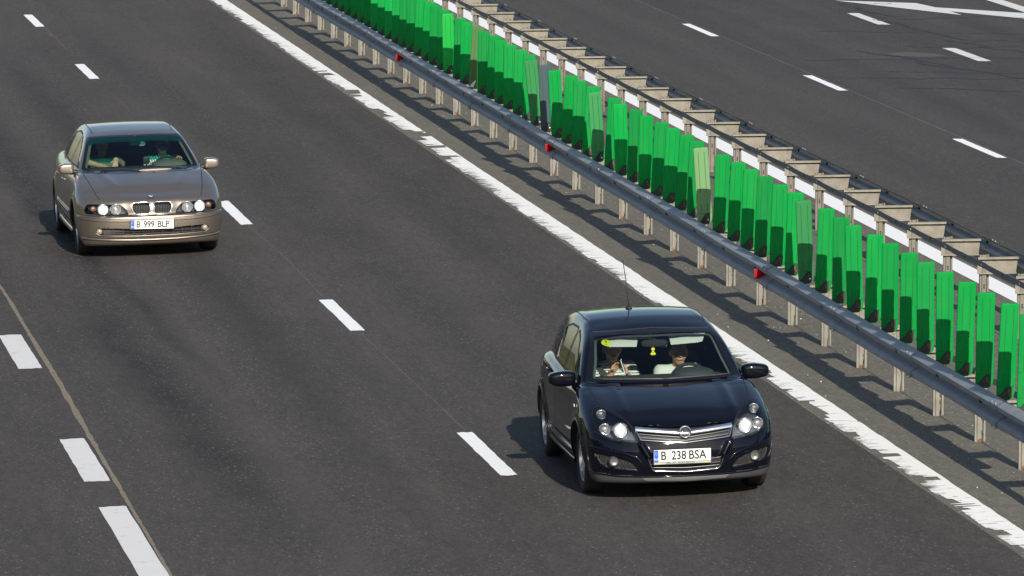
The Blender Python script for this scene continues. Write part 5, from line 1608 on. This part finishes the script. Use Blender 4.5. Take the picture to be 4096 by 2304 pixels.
    for sg in (-1, 1):
        wheel(root, sg * .752, 0, RW, .225, .215, sg, 10, .0, 0); wheel(root, sg * .756, 2.83, RW, .225, .215, sg, 10, 0, 0)
    MB().box((-.7, -.5, .16), (.7, 3.6, .3)).build('floor_pan', M_UNDER, root)
    for (xa, xb, mt) in ((-.66, -.02, M_BLACKP), (-.06, .62, M_BLACKP)):
        g = MB(); pts = []
        for t in np.linspace(0, 1, 9):
            x = xa + (xb - xa) * t; q, m2 = S.hit([(x, .972 + .008 * math.sin(PI * t))], 1, -1); pts.append(tuple(q[0] + m2[0] * .015))
        g.tube(pts, .008, 6); g.build('wiper', mt, root, smooth=True)
    g = MB(); q, m2 = S.hit([(x, .968) for x in np.linspace(-.05, .36, 9)], 1, -1); g.tube([tuple(a + b * .012) for a, b in zip(q, m2)], [.006, .011, .014, .015, .015, .015, .014, .011, .006], 6)
    g.build('wiper_arm', mat('wiper_arm_grey', (.32, .28, .25), .5), root, smooth=True)
    # cabin
    g = MB(); g.prism([(.38, .78), (.44, .955), (.7, .975), (.95, .97), (1.06, .92), (1.1, .7), (1.0, .45), (.5, .45)], -.72, .72, 0)
    g.build('dashboard', mat('dashboard_dark', (.02, .022, .025), .75), root, angle=35)
    g = MB(); g.ell((.40, .88, .96), (.225, .17, .085), .8, 24, 12)
    g.build('instrument_hood', mat('instrument_hood_brown', (.12, .105, .09), .8), root, smooth=True)
    steering(root, .395, 1.06, .88, .185, M_INT)
    M_SEATG = mat('dark_seat', (.012, .014, .018), .9)
    seat(root, .38, 1.48, M_SEATG); seat(root, -.38, 1.55, M_SEATG)
    g = MB(); g.ell((0, 2.5, .48), (.64, .3, .1), .4, 24, 12); g.ell((0, 2.82, .76), (.64, .09, .32), .4, 24, 12, rot=Matrix.Rotation(math.radians(-18), 3, 'X'))
    for x in (-.4, .4): g.ell((x, 2.9, 1.1), (.13, .05, .09), .55)
    g.build('rear_seat', M_SEATG, root, smooth=True)
    g = MB(); g.ell((.0, 1.13, 1.255), (.075, .03, .05), .6); g.tube([(0, 1.14, 1.28), (0, 1.16, 1.335)], .02, 8); g.ell((.09, 1.14, 1.225), (.045, .012, .03), .7, mi=1)
    g.build('rear_view_mirror', [M_INT, mat('mirror_case_light', (.3, .3, .29), .6)], root, smooth=True)
    g = MB(); g.tube([(.125, .95, .96), (.125, 1.0, 1.02)], .012, 8); g.ell((.125, 1.0, 1.03), (.045, .015, .05), .6)
    g.build('phone_holder', M_BLACKP, root, smooth=True)
    return root


SALOON = build_saloon()
SM = place(SALOON, 7.503, 85.55, .014)
# ------------------------------------------------------------------ people
M_SKIN = mat('skin', (.56, .32, .21), .55, var=.08, vscale=14)
M_SKIN2 = mat('skin_tanned', (.4, .21, .13), .55, var=.08, vscale=14)
M_HAIR = mat('dark_hair', (.02, .014, .01), .7)
M_EYE = mat('eye', (.05, .035, .03), .2)
M_EYEW = mat('eye_white', (.6, .58, .55), .3)
M_LIP = mat('lips', (.36, .15, .11), .6)
M_TROU = mat('dark_trousers', (.03, .035, .06), .9)


def stripes(name, a, b, per, duty, ax='Z', wob=.2, tilt=0.0):
    m = mat(name, a, .9)
    n = m.node_tree.nodes; l = m.node_tree.links; bs = n['Principled BSDF']
    tc = n.new('ShaderNodeTexCoord'); mp = n.new('ShaderNodeMapping'); mp.inputs['Rotation'].default_value = (0, tilt, 0); l.new(tc.outputs['Object'], mp.inputs['Vector'])
    wv = n.new('ShaderNodeTexWave'); wv.bands_direction = ax; wv.inputs['Scale'].default_value = 1 / per * .314; wv.inputs['Distortion'].default_value = wob
    wv.inputs['Detail'].default_value = 1; wv.inputs['Detail Scale'].default_value = 4
    l.new(mp.outputs['Vector'], wv.inputs['Vector'])
    cr = n.new('ShaderNodeValToRGB'); e = cr.color_ramp.elements
    e[0].position = duty - .04; e[0].color = (*b, 1); e[1].position = duty + .04; e[1].color = (*a, 1)
    l.new(wv.outputs['Fac'], cr.inputs['Fac']); l.new(cr.outputs['Color'], bs.inputs['Base Color'])
    return m


def hand(B, wrist, d, nrm, side, curl=(.5, .7, .5), thumb=.6, L=1.0):
    """palm of four bones, five separate fingers; d: along the hand, nrm: the way the palm faces, side: towards the thumb"""
    w_ = Vector(wrist); d = Vector(d).normalized(); s = Vector(side); s = (s - d * s.dot(d)).normalized(); nrm = Vector(nrm); nrm = (nrm - d * nrm.dot(d) - s * nrm.dot(s)).normalized()
    for i, (o_, ln, kl) in enumerate(((.028, .068, .086), (.009, .078, .09), (-.010, .072, .086), (-.028, .055, .078))):
        k = w_ + d * kl * L + s * o_ * L
        B.bone(w_ + s * o_ * .55 * L, k, .0165, .0125, .012)
        p = k; a = 0
        for j, f_ in enumerate((.45, .32, .26)):
            a += curl[j] * (1 + .06 * i)
            q = p + (d * math.cos(a) + nrm * math.sin(a)) * ln * f_ * L + s * (.06 * o_) * L
            B.bone(p, q, .0098 - .001 * j, .0088 - .001 * j, .004); p = q
    t0 = w_ + s * .022 * L + d * .02 * L
    t1 = t0 + (d * .55 + s * .75 + nrm * .3).normalized() * .042 * L; t2 = t1 + (d * (1 - thumb * .5) + s * .15 + nrm * thumb).normalized() * .032 * L; t3 = t2 + (d * (1 - thumb * .6) - s * .15 + nrm * thumb).normalized() * .026 * L
    B.chain([t0, t1, t2, t3], [.016, .012, .0105, .0085], .006)


def figure(M, label, x, hy, shy, shz, hdy, chin, arms, m_skin, m_shirt, sleeve=.45, hair=True, group=None, hairlen=0.0, shades=False):
    root = thing('person', label, 'person')
    root.matrix_world = M
    h = .0075
    lo = (x - .42, .35, .12); hi = (x + .42, hy + .46, chin + .28)
    el = [a[0] for a in arms]; wr = [a[1] for a in arms]
    sh = [(x - .165, shy, shz), (x + .165, shy, shz)]
    hips = [(x - .09, hy, .5), (x + .09, hy, .5)]; knees = [(x - .15, hy - .44, .58), (x + .15, hy - .44, .58)]; ank = [(x - .13, hy - .72, .26), (x + .13, hy - .72, .26)]
    cz = shz - .16; cm = ((hy + shy) / 2 + .02, (shz + .5) / 2)

    def torso(B, g):
        B.bone((x, hy, .5), (x, cm[0], cm[1]), .125 + g, .118 + g, .04, (1.25, .95, 1)); B.bone((x, cm[0], cm[1]), (x, shy, cz), .118 + g, .125 + g, .04, (1.3, .9, 1))
        B.bone((x, shy, cz), (x, shy, shz - .02), .125 + g, .075 + g, .04, (1.3, .85, 1))
        B.bone(sh[0], sh[1], .052 + g, .052 + g, .05)

    B = Blob(lo, hi, h)
    torso(B, 0)
    B.bone((x, shy - .005, shz), (x, hdy + .03, chin + .06), .058, .054, .035)
    # head
    B.bone((x, hdy + .01, chin + .12), (x, hdy + .02, chin + .145), .092, .09, .02, (.84, 1.05, 1.0))
    B.bone((x, hdy - .045, chin + .028), (x, hdy - .03, chin + .07), .034, .055, .03, (1.1, 1, 1))
    B.bone((x, hdy - .088, chin + .112), (x, hdy - .104, chin + .085), .009, .014, .014)
    B.bone((x - .034, hdy - .078, chin + .138), (x + .034, hdy - .078, chin + .138), .011, .011, .012)
    B.bone((x - .016, hdy - .084, chin + .05), (x + .016, hdy - .084, chin + .05), .010, .010, .008)
    for s in (-1, 1):
        B.bone((x + s * .082, hdy + .02, chin + .075), (x + s * .088, hdy + .028, chin + .118), .010, .014, .01, (.6, 1, 1))
        B.bone((x + s * .045, hdy - .055, chin + .09), (x + s * .04, hdy - .06, chin + .075), .022, .02, .02)
    for i in (0, 1):
        B.chain([sh[i], el[i], wr[i]], [.05, .042, .029], .02)
        B.chain([hips[i], knees[i], ank[i], (ank[i][0], ank[i][1] - .14, ank[i][2] - .05)], [.085, .062, .042, .03], .03)
        a = arms[i]
        hand(B, wr[i], a[2], a[3], a[4], a[5] if len(a) > 5 else (.5, .7, .5), L=a[6] if len(a) > 6 else 1.0)
    body = B.build('body', m_skin, root)
    C_ = Blob(lo, hi, .009)
    torso(C_, .011)
    for i in (0, 1):
        e = Vector(sh[i]).lerp(Vector(el[i]), min(1, sleeve * 1.6)); C_.bone(sh[i], e, .064, .06, .03)
        if sleeve > .7: C_.bone(el[i], Vector(el[i]).lerp(Vector(wr[i]), .8), .054, .04, .02)
    C_.bone((x, shy - .01, shz + .012), (x, shy, shz + .03), .068, .062, .03, (1.1, 1, .8))
    C_.build('shirt', m_shirt, root)
    D_ = Blob(lo, hi, .012)
    for i in (0, 1): D_.chain([hips[i], knees[i], ank[i]], [.1, .074, .056], .04)
    D_.bone((x, hy, .47), (x, hy, .52), .135, .13, .04, (1.25, 1, 1))
    D_.build('trousers', M_TROU, root)
    if hair:
        E_ = Blob((x - .16, hdy - .12, chin - .12), (x + .16, hdy + .2, chin + .3), .0065)
        E_.bone((x, hdy + .028, chin + .155), (x, hdy + .045, chin + .13), .088, .086, .02, (.9, 1.02, 1.0))
        if hairlen:
            for s in (-1, 1): E_.bone((x + s * .07, hdy + .03, chin + .13), (x + s * .08, hdy + .04, chin + .13 - hairlen), .03, .026, .03)
            E_.bone((x, hdy + .09, chin + .1), (x, hdy + .1, chin + .1 - hairlen), .06, .05, .03)
        E_.build('hair', M_HAIR, root)
    for s in (-1, 1):
        if not shades:
            MB().ell((x + s * .033, hdy - .071, chin + .114), (.011, .011, .0055), 1, 12, 8, 0).ell((x + s * .033, hdy - .079, chin + .114), (.0055, .0045, .005), 1, 10, 6, 1).build('eye', [M_EYEW, M_EYE], root, smooth=True)
    MB().ell((x, hdy - .094, chin + .05), (.02, .006, .005), .9, 16, 8).build('mouth', M_LIP, root, smooth=True)
    if shades:
        g = MB()
        for s in (-1, 1):
            g.ell((x + s * .036, hdy - .102, chin + .113), (.031, .008, .021), .75, 18, 10)
            g.tube([(x + s * .066, hdy - .098, chin + .118), (x + s * .088, hdy - .03, chin + .118), (x + s * .088, hdy + .03, chin + .115)], .004, 6, 1)
        g.tube([(x - .012, hdy - .106, chin + .118), (x + .012, hdy - .106, chin + .118)], .004, 6, 1)
        g.build('sunglasses', [mat('blue_mirror_lens', (.02, .04, .4), .08, .6), M_BLACKP], root, smooth=True)
    return root


S_TEE = stripes('striped_tee', (.72, .72, .68), (.035, .045, .055), .024, .16, 'Z', .6)
P1 = figure(HM, 'passenger in a striped top holding up a phone in the black hatchback', -.30, 1.50, 1.70, .925, 1.645, .998,
            [((-.53, 1.46, .76), (-.395, 1.17, .915), (.5, -.12, .85), (.75, .2, -.35), (.2, -.3, .8), (.35, .55, .4), 1.2),
             ((-.07, 1.46, .76), (-.22, 1.21, .905), (-.28, -.1, .9), (-.75, -.1, .1), (-.1, -.6, .5), (.45, .65, .5), 1.15)], M_SKIN, S_TEE, .5, hairlen=.0)
P2 = figure(HM, 'driver in a white shirt at the wheel of the black hatchback', .312, 1.42, 1.59, .885, 1.51, .96,
            [((.04, 1.31, .66), (.155, 1.02, .80), (.0, -.25, .9), (.7, -.6, 0), (.5, .2, .5), (.8, 1.0, .7)),
             ((.58, 1.29, .68), (.535, 1.03, .86), (-.1, -.25, .95), (-.6, -.7, 0), (-.4, .2, .5), (.8, 1.0, .7))], M_SKIN2, mat('white_shirt', (.62, .62, .58), .9), .5)
ph = MB().box((-.037, -.0045, -.075), (.037, .0045, .075), 0, .004).build('phone', mat('phone_white', (.78, .78, .78), .3), None)
MB().box((-.033, -.0056, -.066), (.033, -.0044, .066)).build('screen', mat('phone_screen', (.01, .01, .012), .1), ph)
ph.matrix_world = HM @ Matrix.Translation((-.278, 1.09, 1.005)) @ Matrix.Rotation(math.radians(-16), 4, 'Y') @ Matrix.Rotation(math.radians(78), 4, 'Z')
tag(ph, 'slim white phone held upright by the passenger of the black hatchback', 'phone')
ch = thing('hanging_charm', 'small yellow charm dangling from the rear-view mirror of the black hatchback', 'charm'); ch.matrix_world = HM
MB().tube([(-.007, 1.0, 1.205), (-.007, 1.0, 1.15)], .0025, 6).build('cord', mat('charm_cord', (.2, .2, .02), .8), ch)
MB().ell((-.007, 1.0, 1.172), (.017, .012, .014), .8).ell((-.007, 1.0, 1.150), (.013, .01, .009)).ell((-.018, 1.0, 1.127), (.014, .012, .014)).ell((.004, 1.0, 1.127), (.014, .012, .014)).build('tassel', mat('charm_yellow', (.8, .78, .03), .6, emit=None), ch, smooth=True)
g = MB(); pts = [(-.475, 1.66, .99), (-.44, 1.59, .94), (-.38, 1.545, .88), (-.30, 1.53, .79), (-.21, 1.52, .7)]
v = []
for p in pts: v += [(p[0] - .019, p[1], p[2] - .014), (p[0] + .019, p[1], p[2] + .014)]
g.add(v, [(2 * i, 2 * i + 1, 2 * i + 3, 2 * i + 2) for i in range(4)])
g.build('seat_belt', mat('belt_grey', (.03, .035, .035), .8), HATCH)
S_TEE2 = stripes('white_teal_stripes', (.72, .74, .72), (.1, .2, .2), .03, .3, 'X', .5, .35)
P3 = figure(SM, 'driver wearing dark blue sunglasses and a white striped shirt in the bronze saloon', .392, 1.48, 1.66, .955, 1.59, 1.05,
            [((.14, 1.36, .76), (.20, 1.10, .89), (.0, -.3, .9), (.7, -.6, 0), (.5, .2, .5), (.8, 1.0, .7)),
             ((.64, 1.32, .80), (.575, 1.10, .955), (-.1, -.2, .95), (-.6, -.7, 0), (-.4, .2, .5), (.8, 1.0, .7))], M_SKIN2, S_TEE2, .5, shades=True)
P4 = figure(SM, 'passenger with bare crossed forearms and a grey-green top in the bronze saloon', -.36, 1.55, 1.70, .98, 1.66, 1.07,
            [((-.60, 1.42, 1.0), (-.37, 1.20, .945), (.9, -.2, -.25), (.1, -.5, -.8), (.1, -.8, .3), (.4, .4, .3)),
             ((-.15, 1.45, .95), (-.235, 1.20, 1.035), (-.15, -.25, -.95), (-.3, .9, -.1), (-.9, .1, .1), (.1, .15, .1))], M_SKIN, mat('grey_green_top', (.1, .15, .12), .9), .6, hairlen=.2)
